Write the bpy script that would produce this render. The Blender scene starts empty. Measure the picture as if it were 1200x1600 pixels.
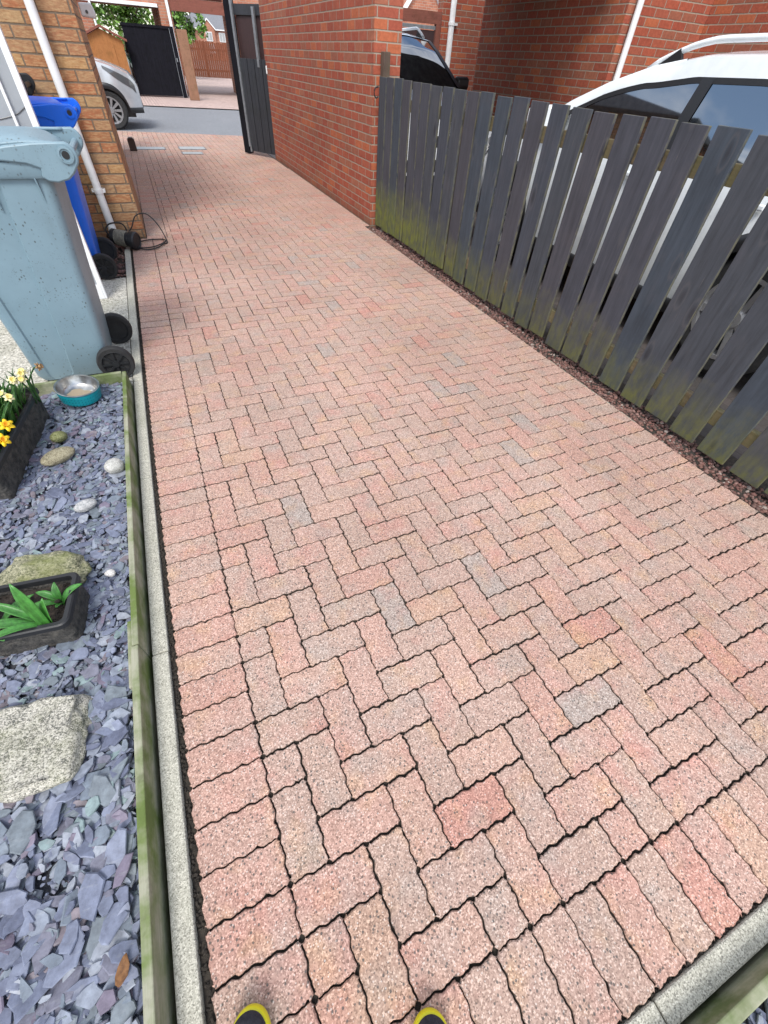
import bpy, bmesh, math, random
from mathutils import Vector, Matrix, noise as mnoise
random.seed(7)
R = math.radians
S = bpy.context.scene
COL = S.collection
U = random.uniform

# ------------------------------------------------------------------ camera
YAW, PITCH, ROLL = -0.4674729798, 0.8264367949, 0.0741074935
cd = bpy.data.cameras.new('camera'); cam = bpy.data.objects.new('camera', cd); COL.objects.link(cam)
ca, sa, cb, sb, cc, sc = math.cos(YAW), math.sin(YAW), math.cos(PITCH), math.sin(PITCH), math.cos(ROLL), math.sin(ROLL)
fw = Vector((-sa*cb, ca*cb, -sb)); r0 = Vector((ca, sa, 0)); u0 = r0.cross(fw)
rr = r0*cc + u0*sc; uu = -r0*sc + u0*cc
cam.matrix_world = Matrix(((rr.x, uu.x, -fw.x, 0.3426706), (rr.y, uu.y, -fw.y, 0.2248498), (rr.z, uu.z, -fw.z, 1.3688492), (0, 0, 0, 1)))
cd.sensor_fit = 'HORIZONTAL'; cd.sensor_width = 36; cd.lens = 36*645.4265/1200
cd.clip_start = 0.05; cd.clip_end = 600
S.camera = cam

# ------------------------------------------------------------------ sky and sun
SUN_EL, SUN_AZ = 52, 205          # azimuth measured clockwise from +y; the sun stands behind and left of the camera
w = bpy.data.worlds.new('World'); S.world = w; w.use_nodes = True
nt = w.node_tree; nt.nodes.clear()
def WN(t, **k):
    n = nt.nodes.new(t)
    for a, b in k.items(): setattr(n, a, b)
    return n
wo = WN('ShaderNodeOutputWorld'); bg = WN('ShaderNodeBackground'); bg.inputs[1].default_value = 0.13
sky = WN('ShaderNodeTexSky', sky_type='NISHITA', sun_disc=False, sun_elevation=R(SUN_EL), sun_rotation=R(SUN_AZ))
tcw = WN('ShaderNodeTexCoord'); mpw = WN('ShaderNodeMapping'); mpw.inputs['Scale'].default_value = (1, 1, 2.2)
nw = WN('ShaderNodeTexNoise'); nw.inputs['Scale'].default_value = 2.2; nw.inputs['Detail'].default_value = 7; nw.inputs['Roughness'].default_value = .58
rw = WN('ShaderNodeValToRGB'); rw.color_ramp.elements[0].position = .40; rw.color_ramp.elements[1].position = .58
mw = WN('ShaderNodeMixRGB'); mw.inputs[2].default_value = (6.6, 6.7, 6.9, 1)
L = nt.links.new
L(tcw.outputs['Generated'], mpw.inputs[0]); L(mpw.outputs[0], nw.inputs['Vector']); L(nw.outputs['Fac'], rw.inputs[0])
L(rw.outputs[0], mw.inputs[0]); L(sky.outputs[0], mw.inputs[1]); L(mw.outputs[0], bg.inputs[0]); L(bg.outputs[0], wo.inputs[0])
sd = bpy.data.lights.new('sun', 'SUN'); sun = bpy.data.objects.new('sun', sd); COL.objects.link(sun)
sd.energy = 1.5; sd.angle = R(18); sd.color = (1, .965, .91)
az, el = R(SUN_AZ), R(SUN_EL)
sdir = Vector((math.sin(az)*math.cos(el), math.cos(az)*math.cos(el), math.sin(el)))
sun.rotation_euler = sdir.to_track_quat('Z', 'Y').to_euler(); sun.location = (0, 0, 30)
S.view_settings.view_transform = 'Standard'; S.view_settings.look = 'None'; S.view_settings.gamma = 1
S.view_settings.exposure = 1.08
S.render.engine = 'CYCLES'

# ------------------------------------------------------------------ material graph helper
class G:
    def __init__(s, name):
        s.m = bpy.data.materials.new(name); s.m.use_nodes = True
        s.t = s.m.node_tree; s.t.nodes.clear()
        s.o = s.t.nodes.new('ShaderNodeOutputMaterial'); s.b = s.t.nodes.new('ShaderNodeBsdfPrincipled')
        s.t.links.new(s.b.outputs[0], s.o.inputs[0])
    def put(s, sock, v):
        if v is None: return
        if hasattr(v, 'is_output'): s.t.links.new(v, sock)
        else:
            if sock.type == 'RGBA' and not isinstance(v, (int, float)): v = (*v, 1) if len(v) == 3 else v
            sock.default_value = v
    def n(s, typ, ins=(), out=0, **k):
        x = s.t.nodes.new(typ)
        for a, b in k.items(): setattr(x, a, b)
        for key, v in (ins.items() if isinstance(ins, dict) else enumerate(ins)): s.put(x.inputs[key], v)
        return x.outputs[out]
    def co(s): return s.n('ShaderNodeTexCoord', out='Object')
    def pos(s): return s.n('ShaderNodeNewGeometry', out='Position')
    def isl(s): return s.n('ShaderNodeNewGeometry', out='Random Per Island')
    def objr(s): return s.n('ShaderNodeObjectInfo', out='Random')
    def map(s, v, scale=(1, 1, 1), rot=(0, 0, 0), loc=(0, 0, 0)):
        return s.n('ShaderNodeMapping', {'Vector': v, 'Scale': scale, 'Rotation': rot, 'Location': loc})
    def noise(s, v, sc, det=4, rough=.55, w=None, out='Fac'):
        k = {'Vector': v, 'Scale': sc, 'Detail': det, 'Roughness': rough}
        if w is not None: k['W'] = w
        return s.n('ShaderNodeTexNoise', k, out, noise_dimensions='4D' if w is not None else '3D')
    def vor(s, v, sc, out='Color', feature='F1'): return s.n('ShaderNodeTexVoronoi', {'Vector': v, 'Scale': sc}, out, feature=feature)
    def wn(s, v): return s.n('ShaderNodeTexWhiteNoise', {'Vector': v}, 'Value', noise_dimensions='3D')
    def math(s, op, a, b=None, c=None):
        x = s.t.nodes.new('ShaderNodeMath'); x.operation = op
        for i, v in enumerate((a, b, c)):
            if v is not None: s.put(x.inputs[i], v)
        return x.outputs[0]
    def sep(s, v): 
        x = s.t.nodes.new('ShaderNodeSeparateXYZ'); s.put(x.inputs[0], v); return x.outputs
    def comb(s, a, b, c): return s.n('ShaderNodeCombineXYZ', (a, b, c))
    def ramp(s, f, pts, const=False):
        x = s.t.nodes.new('ShaderNodeValToRGB'); cr = x.color_ramp
        if const: cr.interpolation = 'CONSTANT'
        while len(cr.elements) < len(pts): cr.elements.new(.5)
        for e, (p, c) in zip(cr.elements, pts):
            e.position = p; e.color = (c, c, c, 1) if isinstance(c, (int, float)) else (*c, 1)
        s.put(x.inputs[0], f); return x.outputs[0]
    def mix(s, f, a, b, mode='MIX'):
        x = s.t.nodes.new('ShaderNodeMixRGB'); x.blend_type = mode
        s.put(x.inputs[0], f); s.put(x.inputs[1], a); s.put(x.inputs[2], b); return x.outputs[0]
    def rng(s, v, a, b, c=0., d=1.): return s.n('ShaderNodeMapRange', {'Value': v, 'From Min': a, 'From Max': b, 'To Min': c, 'To Max': d})
    def bump(s, h, st=.5, dist=.002, nrm=None):
        k = {'Height': h, 'Strength': st, 'Distance': dist}
        if nrm is not None: k['Normal'] = nrm
        return s.n('ShaderNodeBump', k)
    def out(s, col=None, rough=.8, nrm=None, **k):
        s.put(s.b.inputs['Base Color'], col); s.put(s.b.inputs['Roughness'], rough)
        if nrm is not None: s.put(s.b.inputs['Normal'], nrm)
        for a, v in k.items(): s.put(s.b.inputs[a.replace('_', ' ')], v)
        return s.m

def mottled(name, a, b, sc=8., rough=.7, bump=.3, bsc=60., metal=0., bd=.002):
    g = G(name); c = g.co()
    n = g.noise(c, sc, 6, .6)
    return g.out(g.mix(g.ramp(n, [(.35, 0.), (.65, 1.)]), a, b), rough, g.bump(g.noise(c, bsc, 4), bump, bd), Metallic=metal)

# paving blocks: exposed pink aggregate, each block its own tone
def m_paver():
    g = G('paver'); c = g.pos(); r = g.isl()
    base = g.ramp(r, [(0, (.405, .285, .25)), (.16, (.385, .288, .253)), (.32, (.41, .28, .243)), (.46, (.375, .285, .25)), (.60, (.41, .292, .25)),
                      (.76, (.405, .268, .232)), (.83, (.38, .288, .25)), (.91, (.41, .292, .235)), (.95, (.41, .24, .205)), (.975, (.335, .288, .268))], True)
    
    base = g.mix(1., base, (1., .955, .915), 'MULTIPLY')
    p = g.noise(c, 9, 3, .5, w=g.math('MULTIPLY', r, 40.))
    base = g.mix(g.rng(p, .52, .74, 0, .62), base, (.44, .22, .185))
    p2 = g.noise(c, 11, 3, .5, w=g.math('MULTIPLY', r, 90.))
    base = g.mix(g.rng(p2, .53, .75, 0, .6), base, (.44, .285, .17))
    p3 = g.noise(c, 8, 3, .5, w=g.math('MULTIPLY', r, 170.))
    base = g.mix(g.rng(p3, .54, .74, 0, .6), base, (.315, .28, .255))
    blot = g.noise(c, 4.2, 7, .72, w=6.); base = g.mix(g.rng(blot, .60, .76, 0, .42), base, (.20, .165, .14))
    blot2 = g.noise(c, 17, 5, .7, w=2.); base = g.mix(g.rng(blot2, .66, .78, 0, .5), base, (.17, .15, .12))
    wear = g.noise(c, 1.3, 5, .6)
    base = g.mix(1., base, g.ramp(wear, [(.3, (.86, .85, .84)), (.7, (1.08, 1.08, 1.08))]), 'MULTIPLY')
    v = g.vor(c, 330.); gr = g.sep(v)[0]
    col = g.mix(1., base, g.ramp(gr, [(0, (.50, .48, .46)), (.25, (.8, .76, .74)), (.55, (1., .95, .93)), (.8, (1.12, 1.1, 1.08)), (.93, (1.55, 1.6, 1.6))]), 'MULTIPLY')
    v3 = g.vor(c, 170.); k3 = g.sep(v3)[1]
    col = g.mix(g.rng(k3, .55, .9, 0, .3), col, g.mix(1., base, (1.4, 1.38, 1.34), 'MULTIPLY'))
    d = g.vor(c, 95., 'Distance'); dc = g.sep(g.vor(c, 95.))[2]
    spk = g.math('MULTIPLY', g.rng(d, .30, .22), g.rng(dc, .60, .66))
    col = g.mix(g.math('MULTIPLY', spk, .82), col, (.085, .08, .075))
    d2 = g.vor(c, 150., 'Distance'); dc2 = g.sep(g.vor(c, 150.))[1]
    col = g.mix(g.math('MULTIPLY', g.math('MULTIPLY', g.rng(d2, .32, .24), g.rng(dc2, .72, .76)), .6), col, (.62, .55, .5))
    # soil in the joints stains the low edge of each block
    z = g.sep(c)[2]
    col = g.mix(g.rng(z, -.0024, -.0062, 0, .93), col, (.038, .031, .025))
    h = g.mix(.5, gr, g.noise(c, 120, 3))
    return g.out(col, .92, g.bump(h, .55, .0022), Specular_IOR_Level=.2)

def m_brick(name, cols, mortar, streak=0., bl=.225, bh=.075, mw=.011, rough=.85):
    g = G(name); c = g.co()
    nrm = g.sep(g.n('ShaderNodeTexCoord', out='Normal')); x, y, z = g.sep(c)
    isx = g.math('GREATER_THAN', g.math('ABSOLUTE', nrm[0]), .5)
    u = g.math('ADD', g.math('MULTIPLY', isx, g.math('ADD', y, .1)), g.math('MULTIPLY', g.math('SUBTRACT', 1., isx), x))
    wob = g.noise(c, 14, 3); wob2 = g.noise(c, 60, 3)
    u = g.math('ADD', u, g.math('MULTIPLY', g.math('SUBTRACT', wob2, .5), .004))
    v = g.math('ADD', z, g.math('MULTIPLY', g.math('SUBTRACT', wob, .5), .006))
    row = g.math('FLOOR', g.math('DIVIDE', v, bh))
    uu = g.math('ADD', g.math('DIVIDE', u, bl), g.math('MULTIPLY', row, .5))
    colm = g.math('FLOOR', uu)
    fu = g.math('MULTIPLY', g.math('FRACT', uu), bl); fv = g.math('SUBTRACT', v, g.math('MULTIPLY', row, bh))
    e = g.math('MINIMUM', g.math('MINIMUM', fu, g.math('SUBTRACT', bl, fu)), g.math('MINIMUM', fv, g.math('SUBTRACT', bh, fv)))
    mask = g.rng(g.math('ADD', e, g.math('MULTIPLY', g.math('SUBTRACT', wob2, .5), .003)), mw*.38, mw*.62)
    idv = g.comb(colm, row, isx)
    rnd = g.wn(idv)
    n = len(cols); bc = g.ramp(rnd, [(i/n, k) for i, k in enumerate(cols)], True)
    bc = g.mix(1., bc, g.ramp(g.noise(c, 35, 5, .65), [(.25, (.74, .72, .70)), (.75, (1.22, 1.22, 1.2))]), 'MULTIPLY')
    if streak:
        st = g.noise(g.map(c, (6, 6, 26), (R(0), R(32), 0)), 3.2, 4, .6)
        bc = g.mix(g.rng(st, .45, .68, 0, streak), bc, (.56, .38, .20))
        st2 = g.noise(g.map(c, (5, 5, 24), (R(0), R(32), 0), (3, 1, 2)), 3, 4, .6)
        bc = g.mix(g.rng(st2, .5, .7, 0, streak), bc, (.26, .10, .045))
    mc = g.mix(g.noise(c, 50, 4), g.mix(1., mortar, (.7, .7, .7), 'MULTIPLY'), g.mix(1., mortar, (1.2, 1.2, 1.2), 'MULTIPLY'))
    col = g.mix(mask, mc, bc)
    col = g.mix(1., col, g.ramp(g.noise(c, 1.1, 4), [(.3, (.86, .86, .86)), (.7, (1.06, 1.06, 1.06))]), 'MULTIPLY')
    col = g.mix(g.rng(z, .12, .0, 0., .5), col, (.10, .085, .06))   # splashed dirt along the foot of the wall
    h = g.math('ADD', mask, g.math('MULTIPLY', g.noise(c, 90, 4), .4))
    return g.out(col, rough, g.bump(h, .8, .006), Specular_IOR_Level=.25)

def m_fence():
    g = G('fence_paint'); c = g.co(); p = g.pos(); r = g.objr(); x, y, z = g.sep(p)
    gr = g.noise(g.map(c, (55, 38, 3.2)), 1., 6, .7)
    base = g.ramp(r, [(0, (.048, .054, .069)), (.25, (.053, .055, .068)), (.45, (.044, .055, .071)), (.65, (.055, .054, .065)), (.85, (.050, .055, .066))], True)
    base = g.mix(1., base, g.ramp(gr, [(.30, (.68, .68, .68)), (.70, (1.28, 1.28, 1.28))]), 'MULTIPLY')
    n = g.noise(p, 5, 5, .6, w=g.math('MULTIPLY', r, 9.))
    base = g.mix(g.rng(n, .52, .75, 0, .5), base, (.078, .072, .080)); base = g.mix(g.rng(n, .46, .28, 0, .4), base, (.030, .034, .042))
    wr_ = g.noise(g.map(c, (20, 90, 5), loc=(4, 2, 1)), 1., 6, .75)
    base = g.mix(g.math('MULTIPLY', g.rng(wr_, .60, .74), g.rng(g.noise(p, 6, 4, .6), .48, .64)), base, (.14, .125, .115))
    k = g.vor(g.map(p, (1, 7.5, 2.6)), 1., 'Distance')
    base = g.mix(g.rng(k, .15, .06, 0, .7), base, (.022, .021, .025)); base = g.mix(g.math('MULTIPLY', g.rng(k, .14, .17), g.rng(k, .22, .18, 0, .4)), base, (.085, .08, .085))
    # algae creeping up from the gravel, heaviest near the wall
    far = g.rng(y, 3.4, 4.8, .24, .40)
    far = g.math('ADD', far, g.math('MULTIPLY', g.math('SUBTRACT', n, .5), .55))
    alg = g.math('MULTIPLY', g.rng(g.math('SUBTRACT', far, z), -.10, .22, 0, 1), g.rng(g.noise(g.map(p, (1, 1, .45)), 26, 6, .7), .34, .62, .12, 1))
    acol = g.mix(g.rng(y, 3.3, 5.2), (.125, .125, .032), (.165, .185, .018))
    col = g.mix(g.math('MULTIPLY', alg, .86), base, acol)
    nx = g.math('ABSOLUTE', g.sep(g.n('ShaderNodeNewGeometry', out='True Normal'))[0])
    edge = g.rng(nx, .75, .3, 0, .55)
    col = g.mix(g.math('MULTIPLY', edge, g.rng(g.noise(p, 18, 4), .35, .6)), col, (.15, .14, .075))
    return g.out(col, .72, g.bump(gr, .22, .002), Specular_IOR_Level=.35)

def m_wood(name, a, b, along='z', green=0., gcol=(.10, .14, .03), rough=.85):
    g = G(name); c = g.co(); sc = {'x': (2.5, 60, 60), 'y': (60, 2.5, 60), 'z': (60, 60, 2.5)}[along]
    gr = g.noise(g.map(c, sc), 1., 5, .65)
    col = g.mix(g.ramp(gr, [(.3, 0.), (.7, 1.)]), a, b)
    if green: col = g.mix(g.rng(g.noise(c, 7, 5, .6), .42, .62, 0, green), col, gcol)
    col = g.mix(g.rng(g.noise(c, 5, 6, .7, w=8.), .50, .66, 0, .55), col, g.mix(1., col, (.55, .60, .42), 'MULTIPLY'))
    col = g.mix(g.rng(g.noise(c, 16, 6, .7, w=4.), .54, .70, 0, .6), col, g.mix(1., col, (.45, .42, .38), 'MULTIPLY'))
    return g.out(col, rough, g.bump(gr, .5, .002))

def m_concrete(name, a, b, sp=220., rough=.9):
    g = G(name); c = g.pos()
    v = g.sep(g.vor(c, sp))[0]
    col = g.mix(g.noise(c, 6, 5, .6), a, b)
    col = g.mix(1., col, g.ramp(v, [(0, (.45, .45, .43)), (.2, (.82, .82, .8)), (.7, (1.08, 1.08, 1.06)), (.95, (1.4, 1.4, 1.4))]), 'MULTIPLY')
    d = g.vor(c, sp*.42, 'Distance'); dc = g.sep(g.vor(c, sp*.42))[2]
    col = g.mix(g.math('MULTIPLY', g.math('MULTIPLY', g.rng(d, .42, .30), g.rng(dc, .62, .7)), .6), col, (.12, .115, .10))
    col = g.mix(g.rng(g.noise(c, 2.5, 5, .6, w=3.), .52, .70, 0, .4), col, (.14, .15, .08))
    col = g.mix(g.rng(g.noise(c, 22, 6, .7), .55, .75, 0, .35), col, (.13, .125, .105))
    return g.out(col, rough, g.bump(v, .4, .0012))

def m_slate():
    g = G('slate'); c = g.pos(); r = g.isl()
    base = g.ramp(r, [(0, (.138, .156, .222)), (.14, (.172, .192, .262)), (.28, (.112, .125, .182)), (.40, (.155, .155, .20)), (.50, (.215, .24, .295)), (.62, (.15, .178, .218)),
                      (.74, (.155, .132, .180)), (.80, (.25, .27, .315)), (.88, (.145, .17, .195)), (.95, (.17, .145, .165)), (.975, (.20, .265, .27))], True)
    n = g.noise(c, 45, 5, .65, w=g.math('MULTIPLY', r, 60.))
    col = g.mix(1., base, g.ramp(n, [(.28, (.55, .55, .56)), (.72, (1.32, 1.32, 1.3))]), 'MULTIPLY')
    st = g.noise(g.map(c, (30, 120, 60), (0, 0, .6)), 1., 4, .6, w=g.math('MULTIPLY', r, 30.))
    col = g.mix(g.rng(st, .58, .74, 0, .35), col, (.32, .33, .34))
    return g.out(col, .55, g.bump(g.math('ADD', n, g.math('MULTIPLY', st, .5)), .45, .003), Specular_IOR_Level=.4)

def m_rock(name, cols, sc=60., rough=.8, moss=0.):
    g = G(name); c = g.co(); c2 = g.map(c, (1, 1.5, 2.4), (.3, .2, .5))
    v = g.sep(g.vor(g.map(c, (1, 1.2, 1.6)), sc*3.2))[0]; v2 = g.sep(g.vor(g.map(c, (1, 1.2, 1.6)), sc*6.5))[1]
    n = g.noise(c2, 18, 8, .72); n2 = g.noise(c, 70, 6, .75)
    k = g.math('ADD', g.math('ADD', g.math('MULTIPLY', v, .22), g.math('MULTIPLY', v2, .16)), g.math('ADD', g.math('MULTIPLY', n, .42), g.math('MULTIPLY', n2, .26)))
    col = g.ramp(k, [(.39+.26*i/(len(cols)-1), q) for i, q in enumerate(cols)])
    if moss: col = g.mix(g.rng(g.noise(c, 9, 6, .65, w=2.), .46, .62, 0, moss), col, (.17, .19, .05))
    return g.out(col, rough, g.bump(g.math('ADD', k, g.math('MULTIPLY', n, 1.2)), .8, .008))

def m_gravel():
    g = G('red_gravel'); r = g.isl(); c = g.pos()
    base = g.ramp(r, [(0, (.14, .062, .05)), (.25, (.19, .095, .075)), (.45, (.10, .052, .042)), (.65, (.22, .125, .105)), (.8, (.13, .075, .062)), (.94, (.27, .22, .19))], True)
    return g.out(g.mix(1., base, g.ramp(g.noise(c, 120, 3), [(.3, .7), (.7, 1.2)]), 'MULTIPLY'), .8)

def m_leaf(name, cols, trans=.25, rough=.5):
    g = G(name); r = g.isl()
    col = g.ramp(r, [(i/len(cols), k) for i, k in enumerate(cols)], True)
    c = g.co(); col = g.mix(1., col, g.ramp(g.noise(c, 30, 3), [(.3, .7), (.7, 1.3)]), 'MULTIPLY')
    st = g.noise(g.map(c, (60, 60, 4)), 3., 4, .6); col = g.mix(1., col, g.ramp(st, [(.35, .78), (.65, 1.22)]), 'MULTIPLY')
    return g.out(col, rough, g.bump(st, .3, .001))

def m_plastic(name, col, dirt=0., rough=.42, speck=True):
    g = G(name); c = g.co(); n = g.noise(c, 4, 5, .6)
    k = g.mix(1., col, g.ramp(n, [(.3, (.88, .88, .88)), (.7, (1.07, 1.07, 1.07))]), 'MULTIPLY')
    if dirt:
        z = g.sep(c)[2]
        d = g.vor(g.map(c, (1, 1, .8)), 78., 'Distance'); ci = g.sep(g.vor(g.map(c, (1, 1, .8)), 78.))[0]
        sp = g.math('MULTIPLY', g.rng(d, .36, .20), g.rng(ci, .74, .80))
        sp = g.math('MULTIPLY', sp, g.rng(g.noise(c, 5, 4), .38, .58)); f_ = g.vor(g.map(c, (1, 1, .7)), 160., 'Distance'); fi = g.sep(g.vor(g.map(c, (1, 1, .7)), 160.))[1]; sp = g.math('MAXIMUM', sp, g.math('MULTIPLY', g.math('MULTIPLY', g.rng(f_, .38, .2), g.rng(fi, .74, .8)), g.rng(g.noise(c, 7, 5, .6, w=5.), .45, .65)))
        k = g.mix(g.math('MULTIPLY', sp, dirt), k, (.05, .055, .05))
        k = g.mix(g.rng(z, .35, .0, 0, dirt*.35), k, (.16, .18, .17))
        gr = g.noise(g.map(c, (22, 22, 3)), 1., 5, .7)
        k = g.mix(g.rng(gr, .58, .78, 0, dirt*.4), k, (.11, .15, .16))
    return g.out(k, rough, g.bump(g.noise(c, 400, 2), .12, .001), Specular_IOR_Level=.4)

def m_asphalt():
    g = G('asphalt'); c = g.pos(); v = g.sep(g.vor(c, 90.))[0]
    col = g.mix(1., g.mix(g.noise(c, .8, 5), (.16, .17, .185), (.215, .225, .24)), g.ramp(v, [(0, .65), (.5, 1.), (1, 1.35)]), 'MULTIPLY')
    return g.out(col, .9, g.bump(v, .5, .004))

def m_sheetpave(name, a, b, bl=.2, bh=.1):
    g = G(name); c = g.pos(); x, y, z = g.sep(c)
    row = g.math('FLOOR', g.math('DIVIDE', x, bh)); uu = g.math('ADD', g.math('DIVIDE', y, bl), g.math('MULTIPLY', row, .5))
    fu = g.math('FRACT', uu); fv = g.math('FRACT', g.math('DIVIDE', x, bh))
    e = g.math('MINIMUM', g.math('MULTIPLY', g.math('MINIMUM', fu, g.math('SUBTRACT', 1., fu)), bl), g.math('MULTIPLY', g.math('MINIMUM', fv, g.math('SUBTRACT', 1., fv)), bh))
    rn = g.wn(g.comb(g.math('FLOOR', uu), row, 0.))
    col = g.mix(rn, a, b)
    col = g.mix(1., col, g.ramp(g.noise(c, 60, 3), [(.3, .85), (.7, 1.15)]), 'MULTIPLY')
    return g.out(g.mix(g.rng(e, .002, .006), (.05, .04, .035), col), .9)

def m_flat(name, col, rough=.5, metal=0., spec=.5, coat=0.):
    g = G(name); c = g.co()
    k = g.mix(1., col, g.ramp(g.noise(c, 7, 5, .6), [(.3, (.90, .90, .90)), (.7, (1.06, 1.06, 1.06))]), 'MULTIPLY')
    return g.out(k, rough, None, Metallic=metal, Specular_IOR_Level=spec, Coat_Weight=coat)

M = dict(
    paver=m_paver(), soil=mottled('joint_soil', (.018, .014, .011), (.04, .032, .024), 60, .95, .8, 200, bd=.004),
    dust=mottled('slate_dust', (.035, .036, .045), (.075, .078, .095), 50, .95, 1., 150, bd=.005),
    earth=mottled('earth', (.022, .017, .013), (.05, .036, .026), 40, .95, 1., 120, bd=.006),
    ground=mottled('ground', (.16, .13, .12), (.22, .19, .17), 3, .95),
    dirtykerb=m_concrete('dirty_concrete', (.20, .185, .15), (.40, .37, .32), 160.),
    kerb=m_concrete('kerb_concrete', (.37, .355, .30), (.47, .455, .39), 420.), slab=m_concrete('slab_concrete', (.42, .40, .35), (.52, .50, .44), 130.),
    slate=m_slate(), gravel=m_gravel(), asphalt=m_asphalt(),
    drive2=m_sheetpave('dark_paving', (.045, .04, .038), (.075, .062, .058)), pave3=m_sheetpave('pale_paving', (.40, .30, .27), (.50, .38, .34)),
    redbrick=m_brick('red_brick', [(.325, .082, .05), (.355, .098, .058), (.32, .085, .053), (.42, .125, .06), (.335, .098, .06), (.30, .108, .068), (.355, .092, .054), (.335, .122, .074)], (.345, .28, .22)),
    buffbrick=m_brick('buff_brick', [(.37, .205, .11), (.345, .22, .13), (.375, .18, .095), (.38, .175, .085), (.41, .26, .135), (.39, .155, .075), (.43, .25, .115)], (.19, .145, .105), .7),
    palebrick=m_brick('pale_brick', [(.55, .48, .40), (.60, .52, .44), (.50, .43, .36)], (.5, .46, .4)),
    farbrick=m_brick('far_brick', [(.40, .16, .10), (.44, .19, .12), (.36, .14, .09)], (.40, .33, .27)),
    fence=m_fence(), railwood=m_wood('rail_wood', (.13, .095, .055), (.21, .16, .09), 'y', .5, (.12, .12, .04)),
    postwood=m_wood('post_wood', (.075, .048, .036), (.12, .08, .06), 'z', .15),
    board=m_wood('edging_wood', (.21, .215, .145), (.36, .35, .27), 'y', .95, (.10, .145, .028)),
    boardx=m_wood('edging_wood_cross', (.25, .26, .17), (.36, .35, .26), 'x', .9, (.10, .14, .04)),
    gatedark=m_wood('gate_paint', (.006, .006, .009), (.014, .014, .019), 'z', 0, rough=.95),
    gatepanel=m_wood('gate_panel_paint', (.014, .016, .022), (.030, .034, .042), 'z', 0, rough=.6),
    gatebrown=m_wood('gate_stain', (.028, .012, .013), (.045, .02, .02), 'z', 0, rough=.6),
    redfence=m_wood('red_stained_wood', (.13, .040, .018), (.24, .075, .034), 'z', 0), tanpost=m_wood('tan_wood', (.20, .10, .06), (.29, .15, .09), 'z', 0),
    orangewood=m_wood('orange_wood', (.26, .10, .028), (.36, .15, .045), 'z', 0), maroon=m_wood('maroon_wood', (.16, .05, .035), (.22, .075, .05), 'x', 0),
    greybin=m_plastic('grey_bin_plastic', (.185, .275, .325), .75), bluebin=m_plastic('blue_bin_plastic', (.008, .135, .72), .2, .35), blackplastic=m_plastic('black_plastic', (.017, .018, .02), 0, .45),
    rubber=mottled('rubber', (.012, .012, .013), (.022, .022, .022), 30, .75), trough=mottled('trough_plastic', (.020, .019, .018), (.085, .078, .068), 38, .65, 1., 70, bd=.010),
    white=m_flat('white_plastic', (.78, .79, .79), .35), upvc=m_flat('white_frame', (.80, .81, .82), .3), steel=mottled('steel', (.30, .29, .27), (.52, .52, .51), 22, .28, .15, 90, 1.),
    galv=mottled('galvanised', (.17, .185, .20), (.25, .27, .29), 20, .5, .1, 60, .4), obsc=m_flat('obscure_glass', (.30, .32, .345), .25), darkgrey=m_flat('dark_strip', (.10, .105, .115), .4),
    carwhite=m_flat('white_car_paint', (.74, .77, .78), .22, 0, .5, .6), carsilver=m_flat('silver_car_paint', (.52, .55, .58), .25, .35, .5, .7), cargreen=m_flat('dark_green_car_paint', (.010, .035, .026), .2, .1, .5, .7),
    glass=m_flat('car_glass', (.006, .008, .009), .03, 0, 1., .6), trim=m_flat('black_trim', (.012, .012, .013), .4), alloy=m_flat('alloy', (.42, .43, .45), .3, .7), lamp=m_flat('lamp_glass', (.10, .105, .11), .08, .1, .9),
    roofslate=mottled('roof_tiles', (.12, .125, .14), (.20, .205, .22), 12, .8), teal=m_flat('teal_enamel', (.005, .27, .32), .35), yellow=m_flat('yellow_sole', (.80, .72, .01), .45), shoe=mottled('shoe_mesh', (.012, .013, .02), (.035, .037, .05), 120, .9, .8, 300),
    mud=m_flat('dried_mud', (.32, .26, .18), .9), cover=mottled('metal_cover', (.26, .285, .29), (.36, .385, .39), 15, .6), rustbox=m_flat('rust_brown', (.05, .028, .022), .6),
    bluedark=m_flat('dark_blue_fabric', (.008, .009, .013), .7),
)
M['gatedark'].node_tree.nodes['Principled BSDF'].inputs['Specular IOR Level'].default_value = .12
M['glass'].node_tree.nodes['Principled BSDF'].inputs['IOR'].default_value = 2.2
M['strap'] = m_leaf('strap_leaf', [(.035, .15, .022), (.05, .19, .03), (.028, .12, .02)], rough=.38); M['daffleaf'] = m_leaf('daffodil_leaf', [(.04, .12, .025), (.06, .17, .03), (.03, .09, .02), (.08, .19, .045)])
M['petal'] = m_flat('cream_petal', (.80, .74, .42), .6); M['petaly'] = m_flat('yellow_petal', (.80, .55, .01), .6); M['trumpet'] = m_flat('orange_trumpet', (.80, .40, .01), .6)
M['foliage'] = m_leaf('tree_leaf', [(.09, .20, .025), (.14, .30, .04), (.06, .14, .02), (.18, .34, .07), (.11, .24, .04)]); M['bark'] = mottled('bark', (.06, .045, .035), (.10, .08, .06), 20, .9, .8)
M['paletrumpet'] = m_flat('pale_trumpet', (.80, .68, .25), .6); M['deadleaf'] = mottled('dead_leaf', (.10, .045, .02), (.24, .115, .045), 90, .85); M['wilt'] = m_flat('wilted_petal', (.36, .22, .10), .8)
M['granite'] = m_rock('granite', [(.07, .072, .062), (.27, .255, .215), (.48, .455, .38), (.64, .605, .53)], 85, moss=.25); M['mossrock'] = m_rock('mossy_rock', [(.08, .09, .05), (.26, .25, .15), (.42, .40, .27)], 50, moss=.7)
M['tanstone'] = m_rock('tan_stone', [(.12, .10, .06), (.38, .33, .21), (.50, .45, .31)], 110); M['palestone'] = m_rock('pale_stone', [(.30, .30, .28), (.52, .51, .47), (.62, .61, .57)], 90); M['greystone'] = m_rock('banded_stone', [(.26, .27, .27), (.42, .42, .42), (.52, .51, .5)], 60)
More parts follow.
